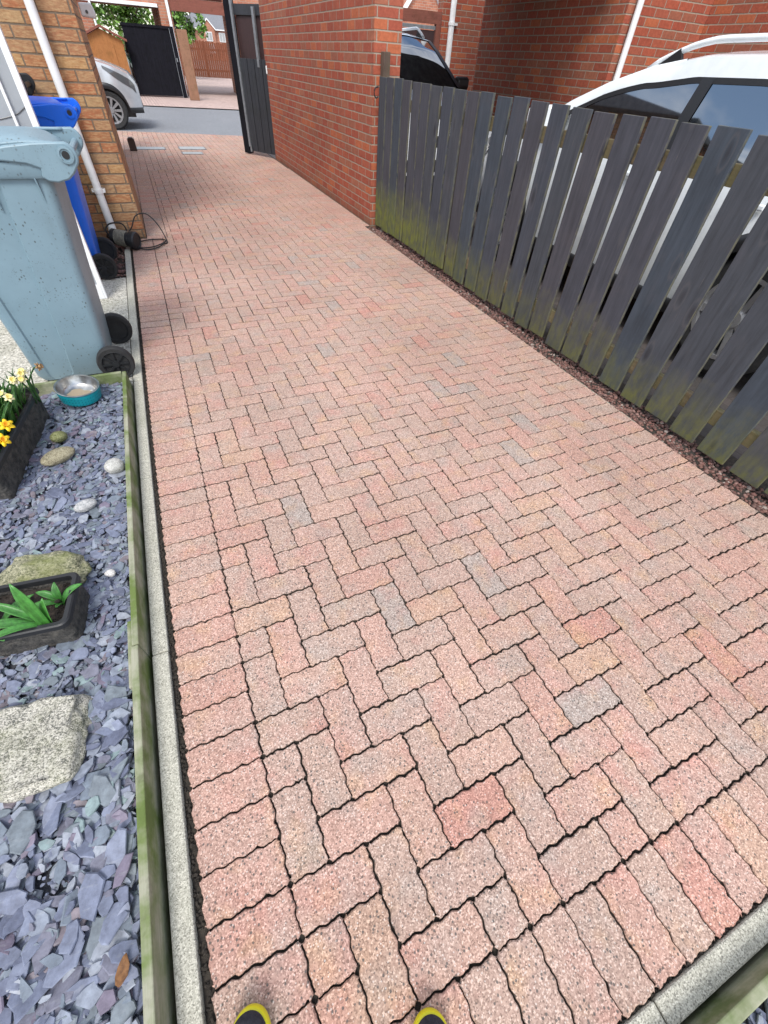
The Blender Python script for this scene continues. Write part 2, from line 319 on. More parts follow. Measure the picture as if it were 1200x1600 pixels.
M['greenstone'] = m_rock('green_stone', [(.08, .09, .03), (.20, .21, .08), (.26, .27, .13)], 60); M['quartz'] = m_rock('quartz', [(.5, .48, .45), (.66, .63, .6), (.72, .7, .68)], 60)

# ------------------------------------------------------------------ mesh helper
class MB:
    def __init__(s): s.v = []; s.f = []; s.mi = []
    def add(s, vs, fs, mi=0):
        o = len(s.v); s.v += [tuple(q) for q in vs]; s.f += [tuple(i+o for i in q) for q in fs]; s.mi += [mi]*len(fs); return s
    def box(s, x0, y0, z0, x1, y1, z1, mi=0):
        return s.add([(x0, y0, z0), (x1, y0, z0), (x1, y1, z0), (x0, y1, z0), (x0, y0, z1), (x1, y0, z1), (x1, y1, z1), (x0, y1, z1)],
                     [(0, 3, 2, 1), (4, 5, 6, 7), (0, 1, 5, 4), (1, 2, 6, 5), (2, 3, 7, 6), (3, 0, 4, 7)], mi)
    def prism(s, pts, ax, a, b, mi=0):       # outline in the two axes other than ax, from a to b along ax
        def q(p, t): return {'x': (t, p[0], p[1]), 'y': (p[0], t, p[1]), 'z': (p[0], p[1], t)}[ax]
        n = len(pts)
        return s.add([q(p, a) for p in pts]+[q(p, b) for p in pts], [tuple(range(n))[::-1], tuple(range(n, 2*n))]+[(i, (i+1) % n, n+(i+1) % n, n+i) for i in range(n)], mi)
    def rings(s, rs, closed=True, cap=True, mi=0):
        n = len(rs[0]); vs = [p for r in rs for p in r]; fs = []
        for k in range(len(rs)-1):
            for i in range(n if closed else n-1):
                j = (i+1) % n; fs.append((k*n+i, k*n+j, (k+1)*n+j, (k+1)*n+i))
        if cap: fs += [tuple(range(n))[::-1], tuple(range((len(rs)-1)*n, len(rs)*n))]
        return s.add(vs, fs, mi)
    def cyl(s, p0, p1, r0, r1=None, n=16, mi=0):
        r1 = r0 if r1 is None else r1; p0 = Vector(p0); p1 = Vector(p1); d = (p1-p0).normalized()
        a = d.orthogonal().normalized(); b = d.cross(a)
        return s.rings([[p+(a*math.cos(2*math.pi*i/n)+b*math.sin(2*math.pi*i/n))*r for i in range(n)] for p, r in ((p0, r0), (p1, r1))], mi=mi)
    def lathe(s, prof, c=(0, 0, 0), ax=(0, 0, 1), n=32, mi=0, cap=True):   # prof: (radius, height)
        c = Vector(c); d = Vector(ax).normalized(); a = d.orthogonal().normalized(); b = d.cross(a)
        return s.rings([[c+d*h+(a*math.cos(2*math.pi*i/n)+b*math.sin(2*math.pi*i/n))*r for i in range(n)] for r, h in prof], cap=cap, mi=mi)
    def tube(s, pts, r, n=8, mi=0):
        P = [Vector(p) for p in pts]; rs = []; up = Vector((0, 0, 1))
        for i, p in enumerate(P):
            d = (P[min(i+1, len(P)-1)]-P[max(i-1, 0)]).normalized()
            a = d.cross(up); a = a.normalized() if a.length > .1 else d.cross(Vector((1, 0, 0))).normalized(); b = d.cross(a)
            q = r[i] if isinstance(r, (list, tuple)) else r
            rs.append([p+(a*math.cos(2*math.pi*k/n)+b*math.sin(2*math.pi*k/n))*q for k in range(n)])
        return s.rings(rs, mi=mi)
    def build(s, name, mat, parent=None, smooth=False, bevel=0, seg=2, loc=None):
        me = bpy.data.meshes.new(name); me.from_pydata(s.v, [], s.f); me.validate()
        for m in (mat if isinstance(mat, list) else [mat]): me.materials.append(M[m] if isinstance(m, str) else m)
        if any(s.mi) and len(s.mi) == len(me.polygons):
            for p, k in zip(me.polygons, s.mi): p.material_index = k
        bm = bmesh.new(); bm.from_mesh(me); bmesh.ops.recalc_face_normals(bm, faces=bm.faces); bm.to_mesh(me); bm.free()
        if smooth: me.shade_smooth() if smooth is True else me.set_sharp_from_angle(angle=R(smooth))
        if smooth and smooth is not True:
            for p in me.polygons: p.use_smooth = True
        o = bpy.data.objects.new(name, me); COL.objects.link(o)
        if parent is not None: o.parent = parent
        if loc: o.location = loc
        if bevel:
            b = o.modifiers.new('bevel', 'BEVEL'); b.width = bevel; b.segments = seg; b.limit_method = 'ANGLE'; b.angle_limit = R(35)
        return o

def tag(o, label=None, cat=None, group=None, kind=None):
    for k, v in (('label', label), ('category', cat), ('group', group), ('kind', kind)):
        if v: o[k] = v
    return o
def thing(name, label, cat, loc=(0, 0, 0), rz=0, group=None):
    o = bpy.data.objects.new(name, None); COL.objects.link(o); o.location = loc; o.rotation_euler = (0, 0, rz); o.empty_display_size = .1
    return tag(o, label, cat, group)
def struct(o): o['kind'] = 'structure'; return o
def stuff(o, label, cat): return tag(o, label, cat, None, 'stuff')
def box(name, mat, b, parent=None, bevel=0): return MB().box(*b).build(name, mat, parent, bevel=bevel)
def copy_tree(o, parent=None):
    c = o.copy(); COL.objects.link(c)
    if parent is not None: c.parent = parent
    for ch in o.children: copy_tree(ch, c)
    return c
def catmull(pts, n=6):
    P = [Vector(p) for p in pts]; P = [P[0]*2-P[1]]+P+[P[-1]*2-P[-2]]; out = []
    for i in range(1, len(P)-2):
        for k in range(n):
            t = k/n; a, b, c, d = P[i-1:i+3]
            out.append(.5*((2*b)+(c-a)*t+(2*a-5*b+4*c-d)*t*t+(3*b-a-3*c+d)*t**3))
    return out+[P[-2]]
def interp(pts, x):
    if x <= pts[0][0]: return pts[0][1]
    for (a, b), (c, d) in zip(pts, pts[1:]):
        if x <= c:
            return b+(d-b)*(x-a)/(c-a)
    return pts[-1][1]

# ------------------------------------------------------------------ ground, road and paving
struct(MB().add([(-150, -60, -.06), (150, -60, -.06), (150, 220, -.06), (-150, 220, -.06)], [(0, 1, 2, 3)]).build('ground', 'ground'))
RN = lambda x: 14.44-.22*x            # near edge of the road
RF = lambda x: 21.25-.14*x            # far edge
struct(MB().add([(-40, RN(-40), -.03), (40, RN(40), -.03), (40, RF(40), -.03), (-40, RF(-40), -.03)], [(0, 1, 2, 3)]).build('road', 'asphalt'))
struct(MB().add([(-40, RF(-40), -.004), (40, RF(40), -.004), (40, 44.6, -.004), (-40, 44.6, -.004)], [(0, 1, 2, 3)]).build('far_pavement', 'pave3'))
struct(MB().add([(2.9, -3, -.035), (9, -3, -.035), (9, RN(9), -.035), (2.9, RN(2.9), -.035)], [(0, 1, 2, 3)]).build('neighbour_drive', 'drive2'))
struct(MB().add([(-.02, -.2, -.013), (2.72, -.2, -.013), (2.68, RN(2.68)+.01, -.013), (-.02, RN(0)+.01, -.013)], [(0, 1, 2, 3)]).build('paving_bed', 'soil'))

def wave(s): return math.tanh(1.7*(.85*math.sin(4*math.pi*s)+.5*math.sin(8*math.pi*s)))
def block(mb, x0, y0, x1, y1, fine):
    """one concrete paving block with wavy sides; the waves of neighbours interlock"""
    if fine > 10: gx, gy = U(.0008, .0017), U(.0010, .0024)
    elif fine > 5: gx, gy = U(.0008, .0016), U(.0020, .0034)
    else: gx, gy = U(.0008, .0014), U(.0036, .0052)
    A = .0029 if fine > 5 else .0018; ph = U(0, 99)
    def side(ax, ay, bx, by):
        Ls = math.hypot(bx-ax, by-ay); dx, dy = (bx-ax)/Ls, (by-ay)/Ls; nx, ny = dy, -dx; gap = gx if abs(nx) > .5 else gy
        N = max(2, int(round(Ls/.1*fine))); out = []
        for i in range(N):
            t = Ls*i/N; s = (t % .1)/.1
            o = A*wave(s)-gap-.0013*abs(mnoise.noise(Vector((ax*31+t*42, ay*31+ph, by*17))))-(.0030 if fine > 5 and random.random() < .03 else 0)
            t2 = min(max(t, .0055), Ls-.0055)
            if i == 0: out.append((ax+dx*.0075-nx*gap, ay+dy*.0075-ny*gap))
            else: out.append((ax+dx*t2+nx*o, ay+dy*t2+ny*o))
        out.append((bx-dx*.0075-nx*gap, by-dy*.0075-ny*gap))
        return out
    C = [(x0, y0), (x1, y0), (x1, y1), (x0, y1)]; P = []
    for i in range(4): P += side(*C[i], *C[(i+1) % 4])
    cx, cy = (x0+x1)/2, (y0+y1)/2; a = U(-.004, .004); jx, jy = U(-.0008, .0008), U(-.0008, .0008)
    zx, zy, z0 = U(-.006, .006), U(-.006, .006), U(-.0005, .0006)
    rs = []
    for ins, z in (((.0, -.03), (.0, -.0055), (.0010, -.0024), (.0034, .0)) if fine > 5 else ((.0, -.03), (.0, -.0085), (.0010, -.0036), (.0030, .0))):
        ring = []
        for (x, y) in P:
            X, Y = x-cx, y-cy; d = math.hypot(X, Y); k = 1-ins/d
            X, Y = X*k, Y*k
            ring.append((cx+X*math.cos(a)-Y*math.sin(a)+jx, cy+X*math.sin(a)+Y*math.cos(a)+jy, z+z0+X*zx+Y*zy))
        rs.append(ring)
    n = len(P); o = len(mb.v)
    mb.rings(rs, cap=False)
    mb.f.append(tuple(range(o+3*n, o+4*n))); mb.mi.append(0)

pv = MB()
XL, XR, YEND = .2, 2.4, 9.6
def put(x0, y0, x1, y1):
    if y0 >= 5.82-.02 and x0 < .35: x0 = .35 if x1 > .35 else x1
    if y1 > YEND: y1 = YEND
    if x1-x0 < .025 or y1-y0 < .025: return
    d = y0
    block(pv, x0, y0, x1, y1, 14 if d < 1.7 else (9 if d < 3.4 else (5 if d < 6 else 2)))
ni, nj = 22, int(YEND*10)+1
for i in range(-1, ni+1):
    for j in range(-1, nj+1):
        r = (i-j+2) % 4; x, y = XL+.1*i, .1*j
        if r == 0: x0, y0, x1, y1 = x, y, x+.2, y+.1
        elif r == 2: x0, y0, x1, y1 = x, y-.1, x+.1, y+.1
        else: continue
        x0, x1 = max(x0, XL), min(x1, XR); y0, y1 = max(y0, 0), min(y1, YEND)
        if x1-x0 < .05 or y1-y0 < .05: continue
        put(x0, y0, x1, y1)
for j in range(-2, 58): block(pv, 0, .1*j, .2, .1*j+.1, 14 if j < 17 else (9 if j < 32 else 5))                        # soldier course along the kerb
for j in range(72, 96): block(pv, 0, .1*j, .15, .1*j+.1, 2)
for j in range(58, 96): block(pv, .15, .1*j, .35, .1*j+.1, 2)
for j in range(-2, 96): block(pv, 2.4, .1*j, 2.6 if j < 58 else 2.668, .1*j+.1, 14 if j < 12 else (9 if j < 28 else (5 if j < 50 else 2)))    # and along the fence
for i in range(22): block(pv, .2+.1*i, -.2, .3+.1*i, 0, 14)                                           # end course
for i in range(-2, 25):
    x = .15+.1*i; y = YEND-(.1 if i % 2 else 0)
    while y < RN(x):
        y1 = min(y+.2, RN(x+.05))
        if max(y, YEND) < y1-.02: block(pv, x, max(y, YEND), x+.1, y1, 2)
        y += .2
struct(pv.build('driveway', 'paver'))

# kerb lengths
kb = MB()
ys = [-.252, .12, 1.03, 1.945, 2.86, 3.775, 4.69, 5.45]
for a, b in zip(ys, ys[1:]): kb.box(-.068, a+.0015, -.1, -.018, b-.0015, .006+U(-.003, .003))
xs = [-.0165, .88, 1.795, 2.72]
for a, b in zip(xs, xs[1:]): kb.box(a+.0015, -.252, -.1, b-.0015, -.203, .005+U(-.003, .002))
struct(kb.build('kerb', 'kerb', bevel=.005))
kb = MB()
for a in range(7): kb.box(2.603, -.2+a*.84+.002, -.1, 2.622, -.2+(a+1)*.84-.002, -.010+U(-.005, .002))
struct(kb.build('kerb', 'dirtykerb', bevel=.006))
dr = MB()                                               # crumbs of dark soil along the kerb
def pebble(mb, x, y, z, r, sub=1):
    a = U(0, 6.28); sx, sy, sz = r*U(.8, 1.3), r*U(.6, 1.), r*U(.5, .8)
    vs = []; ph = (1+5**.5)/2
    for p in ((-1, ph, 0), (1, ph, 0), (-1, -ph, 0), (1, -ph, 0), (0, -1, ph), (0, 1, ph), (0, -1, -ph), (0, 1, -ph), (ph, 0, -1), (ph, 0, 1), (-ph, 0, -1), (-ph, 0, 1)):
        k = U(.42, .6); X, Y, Z = p[0]*k*sx, p[1]*k*sy, p[2]*k*sz
        vs.append((x+X*math.cos(a)-Y*math.sin(a), y+X*math.sin(a)+Y*math.cos(a), z+Z))
    mb.add(vs, [(0, 11, 5), (0, 5, 1), (0, 1, 7), (0, 7, 10), (0, 10, 11), (1, 5, 9), (5, 11, 4), (11, 10, 2), (10, 7, 6), (7, 1, 8), (3, 9, 4), (3, 4, 2), (3, 2, 6), (3, 6, 8), (3, 8, 9), (4, 9, 5), (2, 4, 11), (6, 2, 10), (8, 6, 7), (9, 8, 1)])
for k in range(1500): pebble(dr, U(-.017, -.001), U(-.19, 5.4), U(-.013, -.006), U(.003, .006))
for k in range(500): pebble(dr, U(0, 2.4), U(-.202, -.198), U(-.012, -.006), U(.003, .006))
stuff(dr.build('soil_crumbs', 'soil'), 'dark crumbs of soil in the gap along the concrete kerb', 'soil')
gv = MB()
for k in range(5200):
    x = U(2.618, 2.80) if k % 3 else U(2.612, 2.70)
    pebble(gv, x, U(-.15, 5.72), -.022+U(0, .016), U(.006, .015))
stuff(gv.build('gravel', 'gravel', smooth=True), 'reddish brown gravel strip under the dark picket fence', 'gravel')
gv = MB()
for k in range(900): pebble(gv, U(-.75, -.072), U(4.70, 5.8), -.02+U(0, .02), U(.008, .017))
stuff(gv.build('gravel', 'gravel', smooth=True), 'patch of dark red gravel under the blue bin wheels', 'gravel')
struct(box('gravel_bed', 'earth', (-1.6, 4.69, -.05, -.069, 5.82, -.022)))
struct(box('gravel_bed', 'earth', (2.629, -.2, -.05, 2.92, 5.78, -.022)))
sl = MB()
for x0, x1 in ((-1.42, -.97), (-.97, -.52), (-.52, -.070)):
    for y0, y1 in zip((2.85, 3.34, 3.77, 4.21), (3.34, 3.77, 4.21, 4.685)): sl.box(x0+.003, y0+.003, -.05, x1-.003, y1-.003, U(-.003, .001))
struct(sl.build('path', 'slab', bevel=.004))

# ------------------------------------------------------------------ slate bed
bed = struct(box('slate_bed', 'dust', (-1.5, -.9, -.06, -.101, 2.81, .018)))
ch = MB()
def chip(mb, x, y, z, L, Wd, t, tilt):
    n = random.choice((6, 7, 8, 9, 10)); a0 = U(0, 6.28); el = []
    pts = []
    for i in range(n):
        a = 2*math.pi*(i+U(-.36, .36))/n; k = U(.70, 1.12)
        pts.append((math.cos(a)*L*.5*k, math.sin(a)*Wd*.5*k))
    q = Matrix.Rotation(a0, 3, 'Z') @ Matrix.Rotation(U(-tilt, tilt), 3, 'X') @ Matrix.Rotation(U(-tilt, tilt), 3, 'Y')
    c = Vector((x, y, z)); ring = lambda s, h: [c+q @ Vector((p[0]*s, p[1]*s, h)) for p in pts]
    n0 = len(mb.v); mb.rings([ring(.92, -t/2), ring(1., t*.1), ring(.93, t/2)], cap=False)
    mb.f.append(tuple(range(n0+2*n, n0+3*n))); mb.mi.append(0)
def slate_area(mb, N, xa, xb, ya, yb, zb, big=1.):
    for k in range(N):
        x, y = U(xa, xb), U(ya, yb); lay = (k/N)
        s = min(max(random.lognormvariate(math.log(.034), .42), .014), .075)*big; s = min(s, .082)
        asp = U(.45, .85)
        x = min(x, xb-s*.52) if xb < 0 else x; y = min(y, yb-s*.55)
        chip(mb, x, y, zb+lay*.022+U(-.004, .004), s*U(1., 1.35), s*asp, U(.0035, .009), .46*(1-lay*.50))
slate_area(ch, 11500, -.98, -.106, .0, 2.805, .020)
slate_area(ch, 800, -.62, -.114, .0, .95, .038, 1.35)
for k in range(5200): chip(ch, U(-.96, -.108), U(.01, 2.80), .034+U(-.006, .012), U(.008, .018), U(.006, .012), U(.002, .005), .5)
slate_area(ch, 1300, -1.5, -.98, .2, 2.8, .022)
stuff(ch.build('slate_chippings', 'slate'), 'blue grey and purple slate chippings filling the timber edged bed', 'slate')
ch = MB(); struct(box('slate_bed', 'dust', (-.1, -1.1, -.06, 3.0, -.292, .0)))
slate_area(ch, 9500, -.05, 2.9, -1.05, -.292, .006)
stuff(ch.build('slate_chippings', 'slate'), 'slate chippings beyond the kerb at the near right corner', 'slate')
ef = thing('timber_edging', 'weathered greenish timber board edging around the slate bed', 'edging', (-.09, 1.04, 0))
def loc(mb, e): 
    x, y, z = e.location; mb.v = [(a-x, b-y, c-z) for a, b, c in mb.v]; return mb
for (b, mt, lb) in (((-.1, 1.042, -.06, -.0795, 2.835, .086), 'board', 'long side board running back to the bins'), ((-.102, -.26, -.06, -.0805, 1.038, .088), 'board', 'mossy near side board'), ((-1.5, 2.812, -.06, -.102, 2.832, .092), 'boardx', 'board across the far end by the bins'),
              ((-.118, .915, -.06, -.1035, 1.15, .066), 'board', 'short joining piece inside the bed')):
    o = loc(MB().box(*b), ef).build('board', mt, ef, bevel=.003); o['label'] = lb
e2 = tag(MB().box(-.08, -.285, -.06, 3., -.262, .06).build('edging_board', 'boardx', bevel=.003), 'green stained timber board beyond the concrete kerb at the near end', 'edging')

# ------------------------------------------------------------------ stones on the slate
def rock(name, label, mat, c, size, rz=0, rough=.12, flat=0, seed=0, sub=4, tilt=0, boxy=0.):
    bm = bmesh.new(); bmesh.ops.create_icosphere(bm, subdivisions=sub, radius=1)
    for v in bm.verts:
        p = v.co.copy()
        if boxy:
            m = max(abs(p.x), abs(p.y), abs(p.z)*1.0); p = p.lerp(p/m*.80, boxy)
        q3 = mnoise.noise(p*2.3+Vector((seed, 9, 4))); d = 1+(.10*rough/.16)*(abs(q3)-.25)+rough*mnoise.fractal(p*1.1+Vector((seed*7.3, seed, 0)), 1, 2, 4)+rough*.25*mnoise.noise(p*5+Vector((seed, 3, 1)))
        p = p*d
        if flat: p.z = min(p.z, flat+.06*mnoise.noise(p*3+Vector((0, 0, seed))))
        v.co = Vector((p.x*size[0], p.y*size[1], p.z*size[2]))
    me = bpy.data.meshes.new(name); bm.to_mesh(me); bm.free(); me.materials.append(M[mat])
    for p in me.polygons: p.use_smooth = True
    o = bpy.data.objects.new(name, me); COL.objects.link(o); o.location = c; o.rotation_euler = (tilt, 0, rz)
    return tag(o, label, 'stone', 'stones lying on the slate chippings')
rock('boulder', 'large flat speckled granite stone at the left edge of the slate', 'granite', (-.415, .865, .048), (.205, .138, .078), R(-8), .16, .60, 3, 5, 0, .62)
rock('boulder', 'mossy rough rock half hidden behind the black trough of green leaves', 'mossrock', (-.385, 1.455, .050), (.150, .095, .075), R(-20), .16, 0, 5, 5, 0, .3)
rock('stone', 'long tan speckled pebble beside the daffodil trough', 'tanstone', (-.383, 2.155, .068), (.073, .040, .030), R(28), .05, 0, 2)
rock('stone', 'small mossy green stone behind the long tan pebble', 'greenstone', (-.392, 2.318, .064), (.036, .031, .026), R(10), .06, 0, 7)
rock('stone', 'rounded whitish pebble against the side board', 'palestone', (-.148, 1.988, .072), (.040, .036, .036), R(10), .08, 0, 4)
rock('stone', 'flat pale grey banded pebble in the middle of the slate', 'greystone', (-.262, 1.782, .060), (.043, .027, .022), R(20), .05, 0, 8)
rock('stone', 'small white quartz chip near the black trough corner', 'quartz', (-.170, 1.385, .058), (.021, .016, .014), R(-30), .2, 0, 9, 2)
dl = MB().rings([[(-.016, -.004, .004), (-.006, -.009, .001), (.006, -.008, .002), (.017, -.002, .007)], [(-.018, .001, .0), (-.006, .0, -.003), (.006, .0, -.002), (.02, .001, .005)], [(-.015, .006, .005), (-.006, .010, .003), (.006, .009, .004), (.016, .004, .008)]], closed=False, cap=False)
dl.v = [(x*1.3, y*1.3, z) for x, y, z in dl.v]
o = dl.build('dead_leaf', 'deadleaf', smooth=True); o.location = (-.142, .305, .068); o.rotation_euler = (0, .2, 1.3); tag(o, 'curled brown dead leaf on the slate near the side board', 'leaf')
sm = o.modifiers.new('t', 'SOLIDIFY'); sm.thickness = .0008

# ------------------------------------------------------------------ troughs and plants
def rrect(x0, y0, x1, y1, r, z, n=4):
    out = []
    for cx, cy, a0 in ((x1-r, y1-r, 0), (x0+r, y1-r, 90), (x0+r, y0+r, 180), (x1-r, y0+r, 270)):
        for i in range(n+1):
            a = R(a0+90*i/n); out.append((cx+r*math.cos(a), cy+r*math.sin(a), z))
    return out
def trough(label, loc_, rz, Lx, Ly, H, taper):
    t = thing('plant_trough', label, 'planter', loc_, rz, 'stone effect plant troughs')
    x0, y0, x1, y1 = -Lx/2, -Ly/2, Lx/2, Ly/2
    b = MB().rings([rrect(x0+taper, y0+taper, x1-taper, y1-taper, .02, 0), rrect(x0+.008, y0+.008, x1-.008, y1-.008, .022, H-.02), rrect(x0+.018, y0+.018, x1-.018, y1-.018, .018, H-.02), rrect(x0+.02, y0+.02, x1-.02, y1-.02, .018, H-.05)], cap=False)
    b.build('trough_wall', 'trough', t, smooth=40)
    rm = MB().rings([rrect(x0, y0, x1, y1, .025, H-.022), rrect(x0, y0, x1, y1, .025, H-.004), rrect(x0+.004, y0+.004, x1-.004, y1-.004, .023, H), rrect(x0+.016, y0+.016, x1-.016, y1-.016, .016, H), rrect(x0+.018, y0+.018, x1-.018, y1-.018, .015, H-.022)], cap=False)
    rm.build('rim', 'blackplastic', t, smooth=40)
    so = MB()
    N = 26; g = [[(x0+.015+(Lx-.03)*i/N, y0+.015+(Ly-.03)*j/14, H-.035+.012*mnoise.noise(Vector((i*.5, j*.5, Lx)))+U(-.003, .003)) for i in range(N+1)] for j in range(15)]
    so.rings(g, closed=False, cap=False)
    for k in range(160): pebble(so, U(x0+.03, x1-.03), U(y0+.03, y1-.03), H-.03+U(-.004, .006), U(.003, .009))
    so.build('soil', 'earth', t)
    return t
T2 = trough('black stone effect trough of broad strappy green leaves', (-.485, 1.274, .035), R(-7), .50, .205, .125, .012)
T1 = trough('grey stone effect trough of daffodils by the grey bin', (-.590, 2.275, .035), R(82), .66, .215, .16, .016)
def strap(mb, base, az, Ln, Wd, lean, droop, fold=.25, n=10, tw=0.):
    """one strap leaf bending over along its length"""
    p = Vector(base); a = lean; d = Vector((math.cos(az), math.sin(az), 0)); s = Vector((-d.y, d.x, 0)); rows = []
    for i in range(n+1):
        t = i/n; wd = Wd*(.55+.9*t if t < .5 else 1.0)*(1 if t < .55 else max(.03, 1-((t-.55)/.45)**2.2))
        dirv = d*math.sin(a)+Vector((0, 0, math.cos(a))); nn = d*(-math.cos(a))+Vector((0, 0, math.sin(a)))
        side = (s*math.cos(tw*t)+nn*math.sin(tw*t))
        rows.append([p-side*wd/2+nn*wd*fold, p-side*wd*.25+nn*wd*fold*.3, p, p+side*wd*.25+nn*wd*fold*.3, p+side*wd/2+nn*wd*fold])
        p = p+dirv*(Ln/n); a += droop/n
    mb.rings(rows, closed=False, cap=False)
def plant2(label, x, y, leaves):
    t = thing('bulb_plant', label, 'plant', (x, y, .125), 0, 'strappy bulbs in the black trough')
    for (az, Ln, Wd, lean, droop) in leaves:
        mb = MB(); strap(mb, (U(-.008, .008), U(-.008, .008), -.012), R(az), Ln, Wd, lean, droop)
        o = mb.build('leaf', 'strap', t, smooth=True); q = o.modifiers.new('t', 'SOLIDIFY'); q.thickness = .002
    return t
plant2('tallest strappy green bulb in the black trough', -.312, 1.180, [(108, .205, .030, .14, .28), (60, .12, .027, .06, .5), (178, .20, .025, .62, 1.1), (200, .18, .024, .5, 1.3), (150, .19, .025, .55, .9), (165, .16, .022, .9, .7)])
plant2('small leafy bulb at the far corner of the black trough', -.290, 1.262, [(20, .10, .026, .30, 1.5), (85, .08, .022, .15, .8), (150, .09, .022, .6, 1.0), (190, .10, .024, .7, 1.2), (265, .05, .018, .4, .8)])
plant2('spreading bulb leaves where the black trough leaves the photo', -.450, 1.225, [(70, .16, .030, .4, .6), (120, .15, .028, .5, .9), (20, .15, .028, .7, .8), (300, .08, .026, .7, .9), (200, .15, .028, .6, .8), (250, .08, .024, .6, .8)])
def flower_parts(root, top, face, mat, r=.034, n=6):
    f = Vector(face).normalized(); a = f.orthogonal().normalized(); b = f.cross(a); c = Vector(top)
    pm = MB()
    for k in range(n):
        an = 2*math.pi*k/n; d = a*math.cos(an)+b*math.sin(an); s = f.cross(d)
        pm.rings([[c+d*.004-s*.004, c+d*.004+s*.004], [c+d*r*.5-s*r*.30+f*.004, c+d*r*.5+s*r*.30+f*.004], [c+d*r*.85-s*r*.18+f*.003, c+d*r*.85+s*r*.18+f*.003], [c+d*r-s*.001, c+d*r+s*.001]], closed=False, cap=False)
    o = pm.build('petals', mat, root, smooth=True); q = o.modifiers.new('t', 'SOLIDIFY'); q.thickness = .0012
    MB().lathe([(.004, 0), (.007, .008), (.0085, .015), (.011, .018), (.0085, .017), (.006, .006)], c, f, 12).build('trumpet', 'trumpet' if mat == 'petaly' else ('paletrumpet' if mat == 'petal' else 'wilt'), root, smooth=True)
def daffodil(label, x, y, h, face, mat, heads=1, leaves=5, r=.034, lean=(0, 0)):
    t = thing('daffodil', label, 'flower', (x, y, .165), 0, 'daffodils in the trough')
    top = Vector((lean[0], lean[1], h)); st = catmull([(0, 0, -.012), (lean[0]*.2, lean[1]*.2, h*.5), (lean[0]*.75, lean[1]*.75, h*.93), tuple(top)], 5)
    MB().tube(st, .0032, 7).build('stem', 'daffleaf', t, smooth=True)
    for k in range(heads):
        off = Vector((0, 0, 0)) if heads == 1 else Vector((U(-.028, .028), U(-.028, .028), U(-.018, .022)))
        flower_parts(t, top+off, Vector(face)+Vector((U(-.4, .4), U(-.4, .4), U(-.2, .2))) if heads > 1 else face, mat, r)
    for k in range(leaves):
        mb = MB(); strap(mb, (U(-.02, .02), U(-.02, .02), -.012), U(0, 6.28), h*U(.75, 1.05), U(.011, .016), U(.05, .28), U(.1, .55), .2, 8, U(-.6, .6))
        o = mb.build('leaf', 'daffleaf', t, smooth=True); q = o.modifiers.new('t', 'SOLIDIFY'); q.thickness = .0015
def daff(label, top, base, *a, **k): daffodil(label, base[0], base[1], top[2]-.165, *a, lean=(top[0]-base[0], top[1]-base[1]), **k)
daff('wilted daffodil head on the tallest stem nearest the grey bin', (-.352, 2.455, .35), (-.455, 2.50), (.8, -.2, .2), 'wilt', 1, leaves=4, r=.02)
daff('cream daffodil cluster standing tallest in front of the grey bin', (-.420, 2.365, .352), (-.545, 2.41), (.3, -.6, .7), 'petal', 5, leaves=8, r=.019)
daff('low cream daffodil bunch just above the golden yellow ones', (-.462, 2.250, .345), (-.58, 2.30), (.4, -.6, .6), 'petal', 2, leaves=8, r=.020)
daff('golden yellow daffodil facing up at the near end of the trough', (-.437, 2.055, .32), (-.575, 2.15), (.4, -.5, .7), 'petaly', 1, leaves=9, r=.028)
daff('lower golden yellow daffodil drooping over the trough rim', (-.455, 1.995, .295), (-.585, 2.07), (.5, -.5, .5), 'petaly', 1, leaves=7, r=.028)
lf = MB()
t = thing('daffodil_clump', 'clump of narrow green daffodil leaves filling the trough between the flowers', 'plant', (-.585, 2.3, .165))
for k in range(190):
    yy = U(-.27, .22); strap(lf, (U(-.055, .075)+yy*.13, yy, -.012), U(0, 6.28) if k % 2 else U(-1.2, .8), U(.10, .20), U(.008, .014), U(.03, .38), U(.1, .8), .2, 7, U(-.6, .6))
o = lf.build('leaves', 'daffleaf', t, smooth=True); q = o.modifiers.new('t', 'SOLIDIFY'); q.thickness = .0015

# dog bowl
bw = thing('dog_bowl', 'teal patterned pet bowl with steel inside on the slate corner', 'bowl', (-.310, 2.672, .060)); bw.rotation_euler = (R(5), R(6), 0)
MB().lathe([(.0, .002), (.088, .002), (.096, .006), (.1005, .05), (.099, .066)], n=48, cap=False).build('bowl_shell', 'teal', bw, smooth=50)
MB().lathe([(.099, .066), (.103, .0675), (.1035, .070), (.100, .0715), (.094, .069), (.082, .03), (.070, .016), (.0, .014)], n=48, cap=False).build('steel_liner', 'steel', bw, smooth=50)
rs_ = MB(); rg = [[((q*(1+.35*mnoise.noise(Vector((math.cos(a)*1.5, math.sin(a)*1.5, 2)))))*math.cos(a)-.006, (q*(1+.35*mnoise.noise(Vector((math.cos(a)*1.5, math.sin(a)*1.5, 2)))))*math.sin(a)*.8, h) for a in [2*math.pi*i/30 for i in range(30)]] for q, h in ((.052, .0172), (.04, .019), (.0004, .0197))]
rs_.rings(rg, cap=False); rs_.build('food_residue', 'mud', bw, smooth=True)
pt = MB()
for i in range(44):
    a = 2*math.pi*i/44
    for z0 in (.014, .030, .046):
        rr_ = .1012+.0 if z0 > .03 else .0995
        c = Vector((math.cos(a)*rr_, math.sin(a)*rr_, z0+U(-.002, .002))); s = Vector((-math.sin(a), math.cos(a), 0)); up = Vector((0, 0, 1)); h = .0045; k = U(-.4, .4)
        d = (s*math.cos(k+.7)+up*math.sin(k+.7))*h; e = (s*math.cos(k+2.2)+up*math.sin(k+2.2))*h*.35; n_ = Vector((math.cos(a), math.sin(a), .1))*.0008
        pt.add([c-d-e+n_, c+d-e+n_, c+d+e+n_, c-d+e+n_], [(0, 1, 2, 3)])
